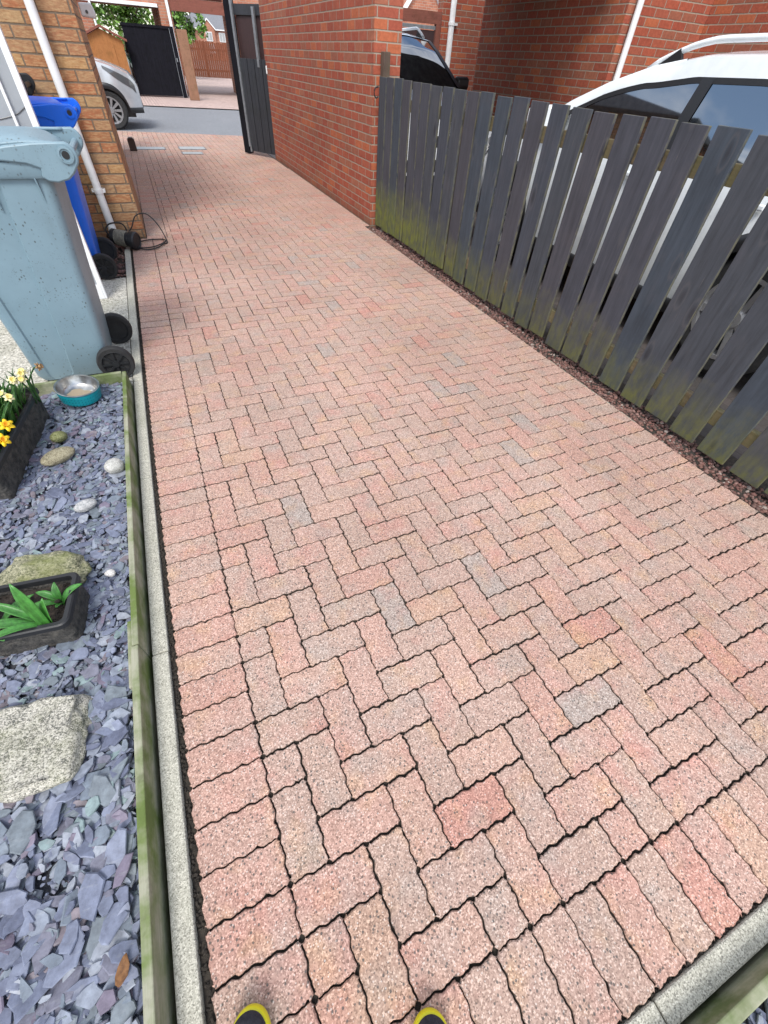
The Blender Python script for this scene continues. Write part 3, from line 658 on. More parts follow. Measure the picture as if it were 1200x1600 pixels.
pt.build('bone_pattern', mottled('teal_dark', (.0, .11, .15), (.0, .15, .19), 20, .4), bw)

# ------------------------------------------------------------------ wheelie bins
def make_bin(label, loc_, mat, group):
    t = thing('wheelie_bin', label, 'bin', loc_, 0, group)        # local +x is the hinge and wheel side
    def sect(z, x0, x1, y, st=.010):
        r = .04; pts = []
        def arc(cx, cy, a0):
            for i in range(5):
                a = R(a0+90*i/4); pts.append((cx+r*math.cos(a), cy+r*math.sin(a), z))
        arc(x1-r, y-r, 0)
        xs_ = (x1-.20, x1-.207)
        pts.append((xs_[0], y, z)); pts.append((xs_[1], y-st, z)); pts.append((x0+.067, y-st, z)); pts.append((x0+.06, y, z))
        arc(x0+r, y-r, 90); arc(x0+r, -y+r, 180)
        pts.append((x0+.06, -y, z)); pts.append((x0+.067, -y+st, z)); pts.append((xs_[1], -y+st, z)); pts.append((xs_[0], -y, z))
        arc(x1-r, -y+r, 270)
        return pts
    MB().rings([sect(.02, -.545, -.195, .185, 0), sect(.05, -.56, -.175, .195), sect(.22, -.563, -.150, .202), sect(.60, -.575, -.108, .218), sect(.93, -.585, -.066, .230), sect(.97, -.585, -.06, .231, 0)]).build('bin_body', mat, t, smooth=30)
    rm = MB().rings([rrect(-.595, -.247, -.012, .247, .05, .950), rrect(-.600, -.252, -.005, .252, .05, .960), rrect(-.600, -.252, -.005, .252, .05, 1.005), rrect(-.59, -.24, -.02, .24, .05, 1.012)])
    rm.build('rim', mat, t, smooth=35)
    for sx in (-.13, -.31, -.48):
        for sy in (-1, 1):
            MB().add([(sx, sy*.228, .955), (sx+.006, sy*.228, .955), (sx+.006, sy*.222, .83), (sx, sy*.222, .83), (sx, sy*.249, .955), (sx+.006, sy*.249, .955)], [(0, 1, 2, 3), (4, 5, 2, 3), (0, 4, 3), (1, 5, 2), (0, 1, 5, 4)]).build('gusset', mat, t)
    lid = MB().rings([rrect(-.615, -.258, -.02, .258, .06, 1.014), rrect(-.618, -.261, -.015, .261, .06, 1.026), rrect(-.612, -.256, -.02, .256, .06, 1.036), rrect(-.575, -.235, -.03, .235, .07, 1.044), rrect(-.53, -.205, -.055, .205, .08, 1.066), rrect(-.49, -.175, -.09, .175, .08, 1.079), rrect(-.40, -.09, -.17, .09, .06, 1.085)])
    lid.build('lid', mat, t, smooth=45)
    ear = [(-.36, 1.026), (-.28, 1.044), (-.18, 1.060), (-.08, 1.070), (-.02, 1.072)]+[(.020+.052*math.cos(R(a)), 1.026+.050*math.sin(R(a))) for a in range(70, -60, -13)]+[(.034, .965), (.005, .945), (-.04, .935), (-.075, .940), (-.095, .955), (-.085, .985), (-.13, 1.0), (-.24, 1.012)]
    for sy in (-1, 1):
        a, b = (sy*.262, sy*.236) if sy < 0 else (.236, .262)
        h = MB().prism(ear, 'y', a, b).build('hinge_arm', mat, t, smooth=30, bevel=.007)
        MB().lathe([(.030, 0), (.030, .007*sy), (.022, .008*sy), (.021, .003*sy), (.0, .003*sy)], (.028, sy*.2615, 1.030), (0, 1, 0), 24, cap=False).build('hinge_boss', mat, h, smooth=40)
        MB().cyl((.028, sy*.2635, 1.030), (.028, sy*.2665, 1.030), .0145, n=16).build('hinge_pin', 'blackplastic', h)
    for sy in (-1, 1): MB().tube(catmull([(-.56, sy*.225, 1.048), (-.38, sy*.222, 1.050), (-.25, sy*.22, 1.055), (-.12, sy*.224, 1.066), (.0, sy*.236, 1.066)], 6), .007, 8).build('lid_ridge', mat, t, smooth=True)
    MB().cyl((.035, -.235, 1.02), (.035, .235, 1.02), .014).build('handle', mat, t, smooth=40)
    for sy in (-1, 1):
        wl = MB().lathe([(.040, -.010), (.068, -.012), (.072, -.022), (.090, -.022), (.096, -.014), (.096, .014), (.090, .022), (.072, .022), (.068, .010), (.040, .008)], (-.135, sy*.238, .096), (0, 1, 0), 36).build('wheel', 'rubber', t, smooth=40)
        sp = MB()
        for k in range(8):
            a = 2*math.pi*k/8; c_, s_ = math.cos(a), math.sin(a)
            p0 = Vector((-.135+.012*c_, sy*.253, .096+.012*s_)); p1 = Vector((-.135+.068*c_, sy*.256, .096+.068*s_)); q = Vector((-s_, 0, c_))*.006; n_ = Vector((0, sy*.006, 0))
            sp.add([p0-q, p0+q, p1+q, p1-q, p0-q+n_, p0+q+n_, p1+q+n_, p1-q+n_], [(0, 1, 2, 3), (4, 5, 6, 7), (0, 1, 5, 4), (1, 2, 6, 5), (2, 3, 7, 6), (3, 0, 4, 7)])
        sp.cyl((-.135, sy*.240, .096), (-.135, sy*.266, .096), .018, n=14); sp.lathe([(.066, 0), (.070, .006*sy), (.074, .0)], (-.135, sy*.256, .096), (0, 1, 0), 30, cap=False)
        sp.build('spokes', 'blackplastic', wl)
    return t
gb = make_bin('pale grey blue wheelie bin with flecks of dirt beside the slate bed', (.010, 3.172, 0), 'greybin', 'wheelie bins by the left wall')
bb = make_bin('bright blue wheelie bin between the grey bin and the brick wall', (-.066, 4.905, 0), 'bluebin', 'wheelie bins by the left wall')
lab = MB().add([(-.0995, -.11, .56), (-.0995, .09, .56), (-.056, .09, .78), (-.056, -.11, .78)], [(0, 1, 2, 3)])
bk = make_bin('black wheelie bin against the brick wall behind the blue bin', (-.378, 5.49, 0), 'blackplastic', 'wheelie bins by the left wall'); bk.scale = (1.06, 1.06, 1.09)
gd = thing('glazed_door', 'white framed glazed door leaf stood upright between the grey and blue bins', 'door', (-.21, 4.25, 0))
DX = .018
def lean(mb): mb.v = [(x+DX*z, y, z) for x, y, z in mb.v]; return mb
lean(MB().box(-.016, -.02, .0, .0, .022, 2.0).box(-.98, -.02, .0, -.92, .022, 2.0).box(-.92, -.02, 1.94, -.016, .022, 2.0).box(-.92, -.02, .0, -.016, .022, .10)).build('door_frame', 'upvc', gd, bevel=.003)
lean(MB().box(-.036, -.012, .10, -.0165, .012, 1.94).box(-.119, -.026, .10, -.104, .012, 1.94)).build('glazing_bar', 'upvc', gd, bevel=.003)
lean(MB().box(-.92, -.004, .10, -.0365, .008, 1.94)).build('pane', 'obsc', gd)
refl_lines = MB()  # reflections in the glass, built as dark curved strips on the pane
for z in (.42, .80, 1.04, 1.32, 1.6): refl_lines.tube([(p.x+DX*p.z, p.y, p.z) for p in catmull([(-.91, -.006, z+.10), (-.6, -.006, z+.03), (-.3, -.006, z-.02), (-.12, -.006, z), (-.037, -.006, z+.04)], 5)], .0035, 6)
refl_lines.build('dark_strip', 'darkgrey', gd)

# cable reel by the corner
rl = thing('hose_reel', 'black drum of coiled cable lying at the foot of the brick corner', 'reel', (-.005, 5.47, .082)); 
axr = Vector((.86, -.5, -.10)).normalized()
MB().lathe([(.0, -.15), (.062, -.15), (.066, -.145), (.066, -.12), (.060, -.115), (.060, .02), (.075, .03), (.078, .075), (.070, .088), (.060, .090), (.055, .084), (.0, .084)], (0, 0, 0), axr, 36, cap=False).build('drum', 'blackplastic', rl, smooth=35)
co_ = MB()
for k in range(8): co_.lathe([(.060, -.004), (.066, -.003), (.068, 0), (.066, .003), (.060, .004)], axr*(-.105+.0135*k), axr, 28)
co_.build('cord_winding', mottled('cord', (.16, .15, .12), (.30, .28, .22), 30, .6), rl, smooth=True)
cb_ = MB()
cb_.tube(catmull([(.03, 0, -.03), (.09, -.04, -.065), (.19, -.02, -.070), (.275, .05, -.068), (.33, .16, -.069), (.29, .22, -.069), (.17, .22, -.068), (.07, .16, -.066)], 10), .0055, 8)
cb_.tube(catmull([(.06, -.05, -.062), (.14, -.10, -.07), (.24, -.05, -.07), (.30, .06, -.069), (.34, .12, -.066), (.30, .24, .05), (.22, .27, .14), (.12, .24, .135), (.05, .18, .05), (-.04, .16, -.02)], 10), .0055, 8)
cb_.tube(catmull([(-.14, .06, -.02), (-.17, .10, .06), (-.12, .15, .10), (-.02, .17, .09), (.0, .15, .02), (-.06, .10, .0), (-.15, .09, .03), (-.18, .12, .0), (-.13, .16, -.03)], 10), .0065, 8)
cb_.build('cable', 'rubber', rl, smooth=True)

# shoes at the photographer's feet
def shoe(label, tip, ang):
    t = thing('shoe', label, 'shoe', (tip[0], tip[1], 0), ang, 'shoes at the bottom edge'); 
    def outline(z, ins, zt=None):
        pts = []; half = [(0, .0), (-.006, .020), (-.02, .034), (-.045, .044), (-.085, .049), (-.14, .044), (-.20, .036), (-.25, .034), (-.275, .024), (-.285, 0)]
        full = half+[(a, -b) for a, b in half[-2:0:-1]]
        c = (-.14, 0)
        for a, b in full:
            d = math.hypot(a-c[0], b); k = (d-ins)/d; pts.append(((a-c[0])*k+c[0], b*k, z))
        return pts
    MB().rings([outline(.0, .008), outline(.004, .001), outline(.024, .0), outline(.034, .003), outline(.036, .008)]).build('sole', 'yellow', t, smooth=True).modifiers.new('s', 'SUBSURF').render_levels = 2
    def up(z, ins): return [(x, y, z+max(0, (-x-.08))*.25*(z-.03)/.04) for x, y, _ in outline(z, ins)]
    MB().rings([outline(.0355, .006), outline(.045, .005), up(.058, .010), up(.070, .020), up(.078, .032), up(.080, .042)]).build('upper', 'shoe', t, smooth=True).modifiers.new('s', 'SUBSURF').render_levels = 2
    return t
fa = math.atan2(.91, .415)
shoe('left black shoe toe with yellow sole rim over the soldier course', (.083, .152), fa+.12)
shoe('right black shoe toe with yellow sole rim nearer the middle', (.424, -.006), fa-.05)

# ------------------------------------------------------------------ picket fence
fn = thing('picket_fence', 'dark grey slatted timber fence with algae along its foot', 'fence', (2.70, 2.9, 0))
edges = [5.555, 5.368, 5.177, 4.996, 4.796, 4.619, 4.431, 4.236, 4.053, 3.856, 3.674, 3.461, 3.279, 3.086, 2.896, 2.706, 2.519, 2.317, 2.137, 1.949, 1.754]
while edges[-1] > -.05: edges.append(edges[-1]-.1885+U(-.006, .006))
for e in edges:
    wd = .150+U(-.005, .004) if e < 3 else .158; top = 1.25+(.025*(e-2.5)/3 if e > 2.5 else 0)+U(-.006, .006); bot = .028+U(-.008, .012); ln = U(-.004, .004); y0, y1 = e, e+wd
    mb = MB(); N = 9
    rs = []
    for k in range(N):
        z = bot+(top-bot)*k/(N-1); bow = .004*mnoise.noise(Vector((e*3, z*1.3, 0))); wo_ = .0025*mnoise.noise(Vector((e*9, z*5, 4)))
        a = ln*(z/1.2); xx = 2.700+bow
        rs.append([(xx, y0+a+wo_, z), (xx+.019, y0+a+wo_, z), (xx+.019, y1+a-wo_, z), (xx, y1+a-wo_, z)])
    mb.rings(rs)
    # slightly rounded lower corners
    mb.v[0] = (mb.v[0][0], mb.v[0][1], mb.v[0][2]+.004)
    loc(mb, fn).build('slat', 'fence', fn, bevel=.0025)
for z0, z1 in ((.155, .235), (1.065, 1.145)):
    loc(MB().box(2.721, -.4, z0, 2.759, 5.75, z1), fn).build('rail', 'railwood', fn, bevel=.003)
for y in (.55, 2.45, 4.2): loc(MB().box(2.761, y, -.05, 2.835, y+.075, 1.18), fn).build('post', 'postwood', fn, bevel=.004)
loc(MB().box(2.735, 5.69, -.05, 2.805, 5.77, 1.44), fn).build('post', 'postwood', fn, bevel=.004)
la = loc(MB().tube(catmull([(2.69, 5.70, 1.20), (2.655, 5.70, 1.19), (2.645, 5.70, 1.15), (2.665, 5.70, 1.12), (2.69, 5.70, 1.13)], 5), .006), fn).build('latch', 'blackplastic', fn, smooth=True)

# ------------------------------------------------------------------ left house
lh = thing('brick_house', 'buff brick house wall on the left with a white downpipe', 'house', (-1, 5.82, 0))
def hp(parent, name, mat, *boxes, bevel=0):
    mb = MB()
    for b in boxes: mb.box(*b)
    return loc(mb, parent).build(name, mat, parent, bevel=bevel)
# keep brick coordinates tidy: local origin is on whole courses
hp(lh, 'wall', 'buffbrick', (-5.2, 5.82, -.05, .147, 7.2, 2.75), (-5.2, 7.203, -.05, .0, 8.8, 2.75))
rf = MB().add([(-5.4, 5.62, 2.76), (.25, 5.62, 2.76), (.25, 9.0, 2.76), (-5.4, 9.0, 2.76), (-5.4, 7.3, 2.98), (.25, 7.3, 2.98)], [(0, 1, 5, 4), (2, 3, 4, 5), (0, 4, 3), (1, 2, 5), (0, 3, 2, 1)])
loc(rf, lh).build('roof', 'roofslate', lh)
loc(MB().box(-5.4, 5.50, 2.66, .25, 5.615, 2.77), lh).build('gutter', 'trim', lh, bevel=.02)
dp = loc(MB().cyl((-.130, 5.735, .10), (-.130, 5.735, 2.70), .034, n=20).tube([(-.130, 5.735, .14), (-.130, 5.72, .09), (-.128, 5.68, .05)], .036, 16), lh).build('downpipe', 'white', lh, smooth=40)
for z in (.415, 1.9): loc(MB().lathe([(.034, -.016), (.039, -.016), (.039, .016), (.034, .016)], (-.130, 5.735, z)).box(-.095, 5.725, z-.012, -.075, 5.745, z+.012).box(-.186, 5.745, z-.010, -.074, 5.815, z+.010), lh).build('bracket', 'white', dp)
fl = thing('security_light', 'small white security light high on the brick passage corner', 'light', (.20, 8.87, 1.60))
MB().prism([(-.09, -.04), (.06, -.05), (.07, .0), (.05, .075), (-.09, .07)], 'y', -.06, .07).build('housing', 'white', fl, bevel=.015)
MB().cyl((-.02, -.062, .0), (-.02, -.070, .0), .016, .014).build('lens', 'lamp', fl, smooth=40)
MB().tube([(-.09, 0, .0), (-.055, 0, .0)], .02).build('bracket', 'white', fl)

# ------------------------------------------------------------------ right house with the two passages
rh = thing('brick_house', 'red brick house on the right with an open passage through it', 'house', (0, 0, 0))
hp(rh, 'spine_wall', 'redbrick', (2.672, 5.80, -.05, 2.965, 10.6, 2.395))
hp(rh, 'passage_wall', 'redbrick', (5.75, 5.82, -.05, 7.3, 8.8, 4.3))
hp(rh, 'side_wall', 'redbrick', (7.06, .2, -.05, 9.6, 5.815, 4.3))
hp(rh, 'end_wall', 'redbrick', (6.13, 10.8, -.05, 9.5, 11.0, 3.6))
hp(rh, 'passage_roof', 'roofslate', (2.62, 5.823, 2.42, 5.748, 8.797, 2.54))
hp(rh, 'fascia', 'trim', (2.62, 5.79, 2.40, 5.748, 5.82, 2.56))
rf = MB().add([(5.5, 5.5, 4.31), (9.8, 5.5, 4.31), (9.8, 9.1, 4.31), (5.5, 9.1, 4.31), (5.5, 7.3, 5.52), (9.8, 7.3, 5.52)], [(0, 1, 5, 4), (2, 3, 4, 5), (0, 4, 3), (1, 2, 5), (0, 3, 2, 1)])
rf.build('roof', 'roofslate', rh)
dp = MB().cyl((5.862, 5.765, .1), (5.862, 5.765, 4.2), .036, n=18).build('downpipe', 'white', rh, smooth=40)
MB().box(5.80, 5.785, 1.2, 5.92, 5.818, 1.225).box(5.80, 5.785, 3.0, 5.92, 5.818, 3.025).build('bracket', 'white', dp)
dp = MB().cyl((6.31, 10.74, .1), (6.31, 10.74, 3.5), .052, n=18).build('downpipe', 'white', rh, smooth=40)
MB().lathe([(.05, -.02), (.06, -.02), (.06, .02), (.05, .02)], (6.31, 10.74, 1.92)).box(6.36, 10.74, 1.905, 6.44, 10.795, 1.935).build('bracket', 'white', dp)
ng = thing('timber_gate', 'dark brown boarded gate at the far end of the neighbouring passage', 'gate', (4.6, 10.85, 0))
MB().box(-1.6, -.03, .08, 1.40, .0, 1.82).build('board_panel', 'gatebrown', ng)
MB().box(-1.6, -.05, 1.90, 1.42, .02, 2.05).box(1.42, -.05, 0, 1.52, .03, 2.05).build('gate_frame', 'maroon', ng)
MB().box(-1.6, -.045, 1.83, 1.41, -.01, 1.875).build('weather_strip', 'galv', ng)

# ------------------------------------------------------------------ the open gate leaf at the end of the passage
gl = thing('gate_leaf', 'black gate leaf standing open at the end of the brick wall', 'gate', (2.78, 10.50, 0), math.atan2(.76, -.48))
W_ = .93
MB().box(W_-.115, -.05, .015, W_+.03, .05, 2.55).build('stile', 'gatedark', gl, bevel=.004)
MB().box(W_-.165, -.055, .12, W_-.12, -.02, 2.5).build('metal_strip', 'galv', gl)
MB().box(.0, -.02, 1.78, W_-.17, .03, 1.90).build('rail', 'gatepanel', gl, bevel=.003)
MB().box(.265, -.06, 1.2, .315, -.022, 1.87).build('metal_post', 'galv', gl, bevel=.003)
MB().box(.0, .005, 1.28, W_-.17, .03, 1.779).build('upper_panel', 'gatebrown', gl)
lp = MB()
nb = 9
for k in range(nb):
    x0 = -.04+(W_-.14)*k/nb; x1 = -.04+(W_-.14)*(k+1)/nb-.008; d = .006*(k % 2); c_ = 1.295-.035*math.sin(math.pi*(k+.5)/nb)*0
    lp.box(x0, -.05-d, .06, x1, -.021, c_)
lp.box(-.04, -.0205, .06, W_-.17, 0, 1.285)
lp.build('lower_panel', 'gatepanel', gl, bevel=.003)
MB().box(.06, -.085, 1.13, .10, -.052, 1.23).build('handle', 'white', gl, bevel=.008)
MB().cyl((W_-.19, -.07, .05), (W_-.19, -.07, .14), .018).build('drop_bolt', 'galv', gl)
for ch_ in gl.children:
    for v_ in ch_.data.vertices: v_.co.y *= -1
    ch_.data.flip_normals()
st_ = tag(MB().box(.148, 11.52, .0, .27, 11.66, .17).box(.17, 11.50, .17, .25, 11.64, .19).build('gate_stop', 'rustbox', bevel=.01), 'small dark brown gate keeper block at the foot of the left wall end', 'gate stop')
hp_ = hp(lh, 'boundary_wall', 'buffbrick', (-.3, 8.82, -.05, -.03, 11.72, 2.0))
for n_, (x0, y0, x1, y1, lb) in enumerate(((.245, 11.70, .77, 12.0, 'pale drain cover set in the paving nearest the left wall'), (1.05, 11.72, 1.53, 12.05, 'pale drain cover in the middle of the passage mouth'), (1.05, 11.15, 1.40, 11.38, 'smallest pale cover just in front of the other two'))):
    c_ = thing('drain_cover', lb, 'drain cover', ((x0+x1)/2, (y0+y1)/2, .003), 0, 'covers set in the far paving'); a, b = (x1-x0)/2, (y1-y0)/2
    MB().box(-a, -b, -.02, a, b, .004).build('cover_plate', 'cover', c_, bevel=.002)
    MB().box(-a-.018, -b-.018, -.02, -a-.002, b+.018, .003).box(a+.002, -b-.018, -.02, a+.018, b+.018, .003).box(-a-.002, -b-.018, -.02, a+.002, -b-.002, .003).box(-a-.002, b+.002, -.02, a+.002, b+.018, .003).build('cover_frame', 'darkgrey', c_)

# ------------------------------------------------------------------ cars
def make_car(label, loc_, rz, paint, P, rail=True):
    """local +x forward. The side is a grid between sill or wheel arch and the shoulder line; the cabin is lofted above it"""
    t = thing('parked_car', label, 'car', loc_, rz, 'parked cars')
    xr, xf, W, wr, wf, Rw = P['xr'], P['xf'], P['W']/2, P['wr'], P['wf'], P['Rw']; Ra = Rw+.06; sill = P.get('sill', .27)
    top = lambda x: interp(P['top'], x); roof = lambda x: interp(P['roof'], x)
    def plan(x):
        e = max(0, (x-(xf-.75))/.75, ((xr+.6)-x)/.6); return 1-.30*min(1, e)**2.6
    def wid(x, z):
        zt = top(x); k = 1-.055*((z-.68)/.45)**2 if z < .68 else 1-.035*((z-.68)/.35)**2
        return W*plan(x)*max(.6, k)
    def zb(x):
        z = sill+(.06 if x > xf-.4 or x < xr+.4 else 0)
        for c in (wr, wf):
            if abs(x-c) < Ra: z = max(z, Rw+math.sqrt(Ra*Ra-(x-c)**2))
        return z
    xs_ = []; x = xr
    while x < xf-.001: xs_.append(x); x += .03
    xs_.append(xf)
    nr = 12; body = MB(); secs = []
    for x in xs_:
        b, tt = zb(x), max(top(x), zb(x)+.05)
        half = [(x, wid(x, b+(tt-b)*i/nr), b+(tt-b)*i/nr) for i in range(nr+1)]
        w1 = half[-1][1]
        cr = [(x, w1*f, tt+.035*(1-f*f)) for f in (.93, .8, .55, .25)]
        sec = half+cr; sec = sec+[(a, -b_, c_) for a, b_, c_ in sec[::-1]]
        secs.append(sec)
    body.rings(secs, closed=False, cap=False)
    n = len(secs[0])
    body.f += [tuple(range(n))[::-1], tuple(range(len(body.v)-n, len(body.v)))]; body.mi += [0, 0]
    body.build('body', paint, t, smooth=40)
    # dark underbody so nothing shows through the arches
    MB().box(xr+.15, -W*.80, .22, xf-.2, W*.80, .72).build('underbody', 'trim', t)
    # lower cladding and arch lips
    cl = MB()
    for sy in (-1, 1):
        rows = []
        for x in xs_:
            b = zb(x)
            rows.append([(x, sy*(wid(x, b-.01)+.008), b-.04), (x, sy*(wid(x, b)+.012), b+.0), (x, sy*(wid(x, b+.06)+.010), b+.055), (x, sy*(wid(x, b+.06)-.01), b+.06)])
        cl.rings(rows, closed=False, cap=False)
    cl.build('cladding', P.get('clad', 'trim'), t, smooth=True)
    # cabin
    g0, g1 = P['roof'][0][0], P['roof'][-1][0]; tum = P.get('tum', .20)
    def cw(x, z): return (wid(x, top(x))-.015)-tum*max(0, z-top(x))
    def csec(x, t0, t1, off, nn=8):
        a, b = top(x)-.01, max(roof(x), top(x)); return [(x, cw(x, a+(b-a)*(t0+(t1-t0)*i/nn))+off, a+(b-a)*(t0+(t1-t0)*i/nn)) for i in range(nn+1)]
    cx = [g0+(g1-g0)*i/90 for i in range(91)]
    cab = MB(); secs = []
    for x in cx:
        h = csec(x, 0, 1, 0); w1, zt = h[-1][1], h[-1][2]
        sec = h+[(x, w1*f, zt+.05*(1-f*f)*min(1, (zt-top(x))/.3)) for f in (.9, .7, .4)]
        secs.append(sec+[(a, -b_, c_) for a, b_, c_ in sec[::-1]])
    cab.rings(secs, closed=False, cap=False); cab.build('window', 'glass', t, smooth=40)
    def band(x):                      # depth of the painted cant rail above the glass
        a, b = top(x)-.01, max(roof(x), top(x)); f = min(1, max(0, (x-P['painted'][1])/.45)); f = f*f*(3-2*f)
        return (b-a)*(1-P.get('pt', .86))*(1-f)+min(.055, (b-a)*.5)*f
    r0_, r1_ = P['painted']           # painted roof from rear to windscreen top
    rf_ = MB(); secs = []
    for x in cx:
        if r0_ <= x <= r1_:
            h = csec(x, P.get('pt', .86), 1, .007, 3); w1, zt = h[-1][1], h[-1][2]+.006
            sec = h+[(x, w1*f, zt+.05*(1-f*f)) for f in (.97, .9, .7, .4)]
            secs.append(sec+[(a, -b_, c_) for a, b_, c_ in sec[::-1]])
    rf_.rings(secs, closed=False, cap=False); rf_.build('roof', paint if not P.get('roofmat') else P['roofmat'], t, smooth=50)
    # painted front pillar and cant rail follow the roof edge down to the bonnet
    for sy in (-1, 1):
        pl = MB(); rows = []
        for x in cx:
            if x >= r1_-.1:
                a, b = top(x)-.01, max(roof(x), top(x)); h = max(b-a, .02)
                zz = [b-band(x), b-band(x)*.35, b+.004]
                rows.append([(x, sy*(cw(x, zz[0])+.008), zz[0]), (x, sy*(cw(x, zz[1])+.009), zz[1]), (x, sy*(cw(x, zz[2])-.0), zz[2]+.006), (x, sy*(cw(x, zz[2])-.06), zz[2]+.010)])
        if len(rows) > 2: pl.rings(rows, closed=False, cap=False).build('pillar', P.get('apillar', paint), t, smooth=50)
        fr = MB()                      # black window surround
        rows = []
        for x in cx:
            if xr+.5 < x < g1-.25:
                a, b = top(x)-.01, max(roof(x), top(x)); z1_ = b-band(x)
                rows.append([(x, sy*(cw(x, z1_-.028)+.004), z1_-.028), (x, sy*(cw(x, z1_)+.006), z1_)])
        fr.rings(rows, closed=False, cap=False)
        rows = [[(x, sy*(cw(x, top(x))+.008), top(x)+.005), (x, sy*(cw(x, top(x)+.03)+.006), top(x)+.03)] for x in cx if xr+.5 < x < g1-.1]
        fr.rings(rows, closed=False, cap=False)
        for bx, bw_ in P.get('bpil', ((-.3, .10),)):
            rows = []
            for k in range(9):
                f = .05+.82*k/8; x0 = bx-.05*f; a, b = top(x0)-.01, roof(x0); z = a+(b-a)*f
                rows.append([(x0-bw_/2, sy*(cw(x0, z)+.006), z), (x0+bw_/2, sy*(cw(x0, z)+.006), z)])
            fr.rings(rows, closed=False, cap=False)
        fr.build('window_surround', 'trim', t, smooth=True)
        if rail:
            rx0, rx1 = P.get('rail', (-1.5, .25)); pts = []
            for k in range(25):
                x = rx0+(rx1-rx0)*k/24; lift = P.get('lift', .085)*min(1, (k/24)*5.5, (1-k/24)*5.5)**.7
                pts.append((x, sy*(cw(x, roof(x))-.05), roof(x)+.012+lift))
            MB().tube(pts, P.get('railr', .017), 8).build('roof_rail', P.get('railmat', paint), t, smooth=True)
            for ex, dx_ in ((rx0+.02, .20), (rx1-.02, -.24)):
                y_ = sy*(cw(ex, roof(ex))-.05); MB().prism([(ex, roof(ex)-.01), (ex+dx_, roof(ex+dx_)-.01), (ex+dx_*.8, roof(ex+dx_)+P.get('lift', .085)), (ex+dx_*.25, roof(ex)+P.get('lift', .085)*.5)], 'y', y_-.012, y_+.012).build('rail_foot', 'trim', t)
        mx = P.get('mirror', g1-.42); my = cw(mx, top(mx))
        mi_ = MB().prism([(-.03, -.07), (.05, -.075), (.09, -.03), (.09, .05), (.03, .08), (-.03, .07)], 'y', 0, .19).v
        mm = MB().prism([(-.03, -.07), (.05, -.075), (.09, -.03), (.09, .05), (.03, .08), (-.03, .07)], 'y', 0, .19)
        mm.v = [(a+mx, sy*(my+.05+b_), c_+top(mx)+.11) for a, b_, c_ in mm.v]; mm.box(mx-.02, min(sy*(my-.02), sy*(my+.08)), top(mx)+.02, mx+.06, max(sy*(my-.02), sy*(my+.08)), top(mx)+.06)
        mm.build('wing_mirror', P.get('mirmat', paint), t, bevel=.018, seg=3)
        # headlight, tail light, door seams and handles
        hl = MB(); rows = []
        for k in range(10):
            x = xf-.62+.56*k/9; z1_ = top(x)-.035-.05*(k/9); z0_ = z1_-.045-.10*math.sin(math.pi*min(1, k/7)*.5)
            rows.append([(x, sy*(wid(x, z0_)+.007), z0_), (x, sy*(wid(x, (z0_+z1_)/2)+.009), (z0_+z1_)/2), (x, sy*(wid(x, z1_)+.007), z1_)])
        hl.rings(rows, closed=False, cap=False).build('headlight', 'lamp', t, smooth=True)
        dh = MB()
        for hx in P.get('handles', (.10, -.95)):
            dh.box(hx-.11, min(sy*(wid(hx, .9)+.012), sy*(wid(hx, .9)+.035)), .90, hx+.11, max(sy*(wid(hx, .9)+.012), sy*(wid(hx, .9)+.035)), .93)
        dh.build('door_handle', paint, t, bevel=.008)
        for wx in (wr, wf):
            yw = sy*(W-.13)
            wl = MB().lathe([(Rw*.60, -.10*sy), (Rw*.90, -.11*sy), (Rw, -.08*sy), (Rw, .08*sy), (Rw*.90, .11*sy), (Rw*.66, .10*sy), (Rw*.60, .04*sy)], (wx, yw, Rw), (0, 1, 0), 40).build('wheel', 'rubber', t, smooth=40)
            al = MB().lathe([(Rw*.66, .085), (Rw*.69, .105), (Rw*.62, .102), (Rw*.58, .05), (Rw*.58, .03)] if sy > 0 else [(Rw*.66, -.085), (Rw*.69, -.105), (Rw*.62, -.102), (Rw*.58, -.05), (Rw*.58, -.03)], (wx, yw, Rw), (0, 1, 0), 40, cap=False)
            for k in range(10):
                a = 2*math.pi*k/10; c_, s_ = math.cos(a), math.sin(a); p0 = Vector((wx+.05*c_, yw+sy*.075, Rw+.05*s_)); p1 = Vector((wx+Rw*.63*c_, yw+sy*.098, Rw+Rw*.63*s_)); q = Vector((-s_, 0, c_)); d_ = Vector((0, -sy*.03, 0))
                v_ = [p0-q*.016, p0+q*.016, p1+q*.026, p1-q*.026]; al.add(v_+[u_+d_ for u_ in v_], [(0, 1, 2, 3), (4, 5, 6, 7), (0, 1, 5, 4), (1, 2, 6, 5), (2, 3, 7, 6), (3, 0, 4, 7)])
            al.cyl((wx, yw+sy*.04, Rw), (wx, yw+sy*.09, Rw), .055, .05)
            al.build('rim', 'alloy', wl, smooth=30)
    fg = MB()
    fg.box(xf-.03, -W*.5, .62, xf+.012, W*.5, .74).box(xf-.05, -W*.55, .36, xf+.010, W*.55, .50); fg.build('grille', 'trim', t, bevel=.02)
    return t
SUVT = [(-2.25, .80), (-2.18, .98), (-2.0, 1.04), (-1.0, 1.045), (0, 1.03), (.9, 1.03), (1.3, 1.06), (1.7, 1.02), (2.0, .945), (2.14, .86), (2.25, .70)]
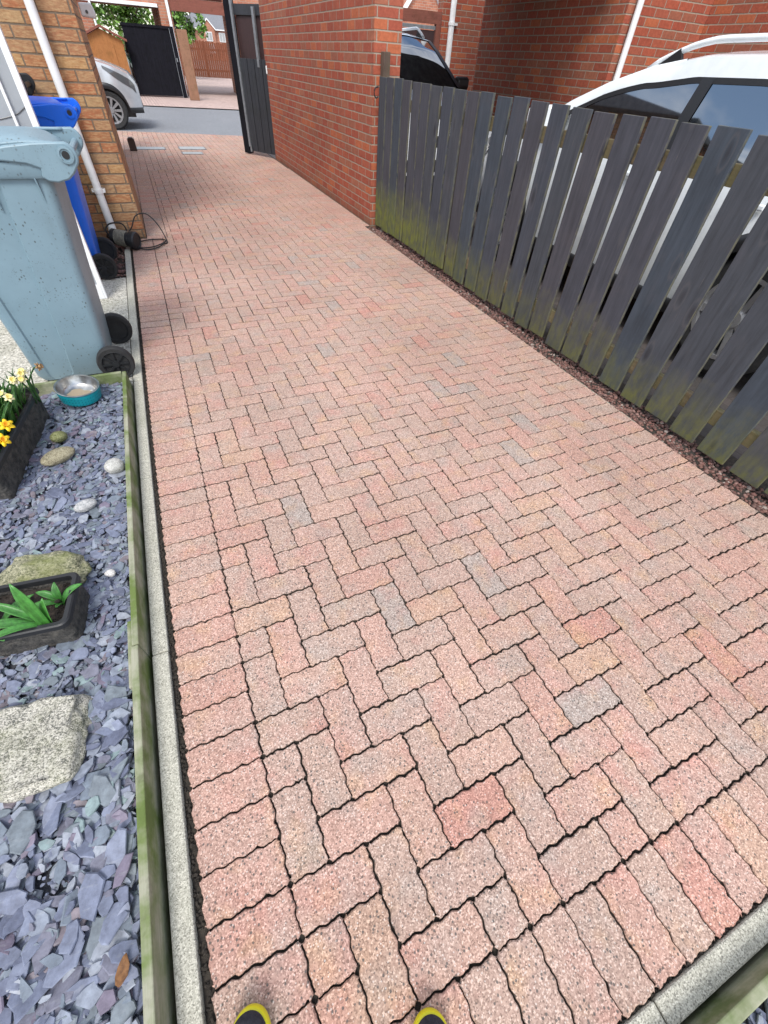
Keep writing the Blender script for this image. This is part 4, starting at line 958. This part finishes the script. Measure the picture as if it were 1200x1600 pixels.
whiteP = dict(xr=-2.25, xf=2.12, W=1.84, wr=-1.33, wf=1.30, Rw=.36, sill=.27,
    top=[(-2.25, .80), (-2.18, .98), (-2.0, 1.04), (-1.0, 1.035), (0, 1.02), (.9, 1.02), (1.2, 1.05), (1.6, 1.01), (1.88, .945), (2.02, .86), (2.12, .70)],
    roof=[(-2.16, 1.04), (-1.95, 1.25), (-1.7, 1.41), (-1.4, 1.475), (-.7, 1.500), (-.25, 1.492), (.12, 1.435), (.45, 1.345), (.75, 1.235), (1.05, 1.10), (1.25, 1.03)], painted=(-1.95, -.02), rail=(-1.5, .20), bpil=((-.30, .085), (-1.32, .08)), handles=(-.15, -1.05), tum=.24, lift=.062, pt=.82)
make_car('white parked car with roof rails behind the dark picket fence', (3.5+.92, 3.12, 0), R(90), 'carwhite', whiteP)
silverP = dict(xr=-2.25, xf=2.02, W=1.86, wr=-1.33, wf=1.33, Rw=.335, sill=.27, top=[(-2.25, .8), (-2.15, 1.0), (-1, 1.08), (0, 1.08), (.9, 1.13), (1.2, 1.13), (1.5, 1.06), (1.75, .985), (1.90, .92), (1.985, .82), (2.02, .72)],
    roof=[(-2.15, 1.05), (-1.6, 1.55), (-.8, 1.66), (-.1, 1.66), (.3, 1.60), (.7, 1.40), (1.2, 1.14)], painted=(-1.7, .1), tum=.22, mirror=.78)
make_car('silver grey car with its nose poking past the left brick wall', (-1.36, 15.78, -.03), R(-1), 'carsilver', silverP)
cityP = dict(xr=-1.75, xf=2.1, W=1.80, wr=-1.15, wf=1.33, Rw=.33, sill=.27, top=[(-1.75, .8), (-1.7, 1.0), (-1, 1.08), (0, 1.08), (.9, 1.10), (1.2, 1.10), (1.6, 1.03), (1.85, .95), (2.0, .85), (2.1, .68)],
    roof=[(-1.7, 1.05), (-1.4, 1.55), (-.8, 1.64), (-.1, 1.65), (.25, 1.61), (.5, 1.50), (.8, 1.33), (1.1, 1.16)], painted=(-1.5, .26), rail=(-1.2, .12), bpil=((-.55, .09),), handles=(-.2,), tum=.26, roofmat='carwhite', apillar='trim', mirmat='trim', mirror=.80, railmat='carwhite')
make_car('dark windowed car with a white roof in the neighbouring passage', (4.05, 8.82, 0), R(-90), 'carwhite', cityP)
greenP = dict(silverP); greenP['xf'] = 2.25
make_car('dark green car parked across the road behind the silver car', (1.68, 28.3, 0), R(-90), 'cargreen', greenP, False)

# ------------------------------------------------------------------ across the road
oh = thing('brick_house', 'brick house across the road with two open passages and white fascia', 'house', (0, 26, 0))
hp(oh, 'wall', 'farbrick', (-9, 26, 2.42, 2.32, 29.8, 5.6), (2.76, 26, 2.62, 9, 29.8, 5.6), (2.32, 26, -.05, 2.76, 29.8, 5.6), (5.27, 26, -.05, 9, 29.8, 2.62), (-9, 26, -.05, -2.3, 29.8, 2.42), (-.62, 26.002, -.05, -.02, 26.5, 2.42))
hp(oh, 'downpipe', 'white', (.0, 25.87, 0, .07, 25.94, 5.4), bevel=.02)
hp(oh, 'fascia', 'white', (-2.3, 25.93, 2.33, 2.30, 25.995, 2.42))
hp(oh, 'lintel', 'maroon', (2.762, 25.93, 2.29, 5.268, 26.05, 2.615))
hp(oh, 'downpipe', 'white', (2.60, 25.86, 0, 2.70, 25.96, 5.4), bevel=.02)
bl_ = MB()
for k in range(16): bl_.box(2.85+.11*k, 25.96, 2.70, 2.90+.11*k, 25.99, 3.6)
loc(bl_, oh).build('window_blind', 'white', oh)
hp(oh, 'window', 'glass', (2.8, 25.975, 2.64, 4.7, 25.999, 3.65))
rfo = MB().add([(-9.3, 25.5, 5.55), (9.3, 25.5, 5.55), (9.3, 30.3, 5.55), (-9.3, 30.3, 5.55), (-9.3, 27.9, 7.4), (9.3, 27.9, 7.4)], [(0, 1, 5, 4), (2, 3, 4, 5), (0, 4, 3), (1, 2, 5), (0, 3, 2, 1)])
loc(rfo, oh).build('roof', 'roofslate', oh)
og = thing('timber_gate', 'black boarded gate standing across the far side of the road', 'gate', (.86, 25.0, 0))
MB().box(0, -.02, .04, 1.60, .0, 1.80).build('board_panel', 'gatedark', og)
MB().box(-.02, -.05, 1.80, 1.74, .02, 1.87).box(1.60, -.05, .0, 1.74, .02, 1.80).build('gate_frame', 'gatedark', og)
MB().box(1.585, -.065, .0, 1.60, -.045, 1.82).build('weather_strip', 'galv', og)
MB().box(1.63, -.08, .98, 1.67, -.05, 1.08).build('latch', 'galv', og)
tag(MB().box(2.60, 23.9, 0, 2.95, 24.05, 1.80).build('gate_post', 'tanpost', bevel=.01), 'broad tan timber gate post beside the black gate across the road', 'post')
rfz = thing('timber_fence', 'reddish brown close boarded fence closing the yard beyond the far passage', 'fence', (6.5, 45, 0))
bd = MB()
for k in range(95):
    x = -7+.14*k; bd.box(x, -.02, .0, x+.125, .0+.02*(k % 2), 1.70+U(-.02, .06))
bd.build('board_panel', 'redfence', rfz)
MB().box(-7, .025, .3, 6.3, .07, .4).box(-7, .025, 1.3, 6.3, .07, 1.4).build('rail', 'redfence', rfz)
for k in range(6): MB().box(-6.9+2.2*k, .075, 0, -6.8+2.2*k, .17, 1.75).build('post', 'redfence', rfz)
sh = thing('garden_shed', 'small orange brown timber shed behind the silver car across the road', 'shed', (.10, 24.6, 0))
MB().prism([(-.66, 0), (.64, 0), (.64, 1.42), (.0, 1.68), (-.66, 1.40)], 'y', 0, 1.0).build('wall', 'orangewood', sh)
for q_ in (((-.80, 1.37), (.03, 1.71), (.03, 1.77), (-.80, 1.43)), ((.032, 1.71), (.80, 1.40), (.80, 1.46), (.032, 1.77))): MB().prism(q_, 'y', -.12, 1.12).build('roof_panel', 'maroon', sh)
MB().box(-.32, -.025, .06, .32, -.002, 1.30).build('door', 'orangewood', sh, bevel=.004)
def house(label, x, y, wx, dy, eave, ridge, gable_first=True, mat='farbrick', gabx=0):
    h = thing('far_house', label, 'house', (x, y, 0), 0, 'houses beyond the yards')
    MB().box(-wx, 0, 0, wx, dy, eave).build('wall', mat, h)
    MB().add([(-wx-.3, -.3, eave), (wx+.3, -.3, eave), (wx+.3, dy+.3, eave), (-wx-.3, dy+.3, eave), (-wx-.3, dy/2, ridge), (wx+.3, dy/2, ridge)], [(0, 1, 5, 4), (2, 3, 4, 5), (0, 4, 3), (1, 2, 5), (0, 3, 2, 1)]).build('roof', 'roofslate', h)
    gz = eave+.55*(ridge-eave)
    MB().prism([(gabx-1.1, 0), (gabx+1.1, 0), (gabx+1.1, eave), (gabx, gz), (gabx-1.1, eave)], 'y', -.6, dy/2).build('gable', mat, h)
    bg_ = MB()
    for s_ in (-1, 1): bg_.prism([(gabx+s_*1.3, eave-.15), (gabx+s_*1.3, eave+.05), (gabx, gz+.20), (gabx, gz)], 'y', -.75, -.605)
    bg_.box(-wx-.3, -.36, eave-.12, gabx-1.3, -.305, eave+.03).box(gabx+1.3, -.36, eave-.12, wx+.3, -.305, eave+.03)
    bg_.build('bargeboard', 'white', h)
    for zx, zz in ((gabx, eave-1.5), (gabx, .9), (gabx+2.4, eave-1.5), (gabx-2.4, eave-1.5)):
        if abs(zx) < wx-.6:
            yy = -.6 if zx == gabx else 0
            f_ = MB().box(zx-.55, yy-.07, zz, zx+.55, yy-.005, zz+1.15).build('window', 'white', h)
            MB().box(zx-.47, yy-.085, zz+.08, zx-.03, yy-.075, zz+1.07).box(zx+.03, yy-.085, zz+.08, zx+.47, yy-.075, zz+1.07).build('pane', 'glass', f_)
    return h
house('distant brick house with grey roof and white edged gable over the red fence', 17.9, 120, 2.6, 7, 3.9, 5.9, gabx=-.6)
house('distant dark red house at the right of the grey roofed one', 22.6, 126, 1.7, 9, 5.2, 8.6, gabx=0, mat='redbrick')
house('distant pale house half hidden by the tree over the red fence', 13.9, 124, 1.2, 7, 3.2, 5.6, mat='palebrick')
house('house seen over the neighbouring brown gate with small white gable', 14.6, 27, 3.2, 7, 2.75, 5.2, gabx=-.9)

def tree(label, x, y, h, crown_c, crown_r, n=2600, leaf=.20, seed=1):
    rnd = random.Random(seed); t = thing('broadleaf_tree', label, 'tree', (x, y, 0), 0, 'trees across the road')
    tr = MB().tube(catmull([(0, 0, 0), (.05, .02, h*.25), (-.04, .05, h*.5), (.02, 0, h*.8)], 5), [.16-.12*i/15 for i in range(16)], 10)
    for k in range(9):
        a = rnd.uniform(0, 6.28); z = h*rnd.uniform(.3, .7); r_ = crown_r[0]*.75
        tr.tube([(0, 0, z), (math.cos(a)*r_*.5, math.sin(a)*r_*.5, z+.4), (math.cos(a)*r_, math.sin(a)*r_, z+1.0)], [.05, .035, .012], 6)
    tr.build('trunk', 'bark', t, smooth=True)
    cr = MB(); C_ = [Vector((rnd.gauss(0, .55)*crown_r[0], rnd.gauss(0, .55)*crown_r[1], crown_c+rnd.gauss(0, .5)*crown_r[2])) for k in range(34)]
    for k in range(n):
        c = rnd.choice(C_); d = Vector((rnd.gauss(0, 1), rnd.gauss(0, 1), rnd.gauss(0, 1))).normalized()*rnd.uniform(.25, 1)*crown_r[0]*.34
        p = c+d; s_ = leaf*rnd.uniform(.6, 1.3); a = Vector((rnd.gauss(0, 1), rnd.gauss(0, 1), rnd.gauss(0, .6))).normalized(); b = a.orthogonal().normalized(); b = (b*math.cos(k)+a.cross(b)*math.sin(k))
        cr.add([p-a*s_*.5, p+b*s_*.28, p+a*s_*.5, p-b*s_*.28], [(0, 1, 2, 3)])
    cr.build('crown', 'foliage', t)
tree('leafy green tree seen over the black gate across the road', 1.6, 36.5, 4.2, 2.6, (1.9, 1.5, 1.3), 3600, .22, 3)
tree('leafy green tree hanging over the red fence', 4.35, 41.0, 4.4, 2.55, (1.05, 1.2, 1.2), 2600, .22, 8)
tree('green tree rising behind the orange brown shed', -1.2, 38, 4.4, 2.7, (1.5, 1.5, 1.2), 2200, .22, 5)
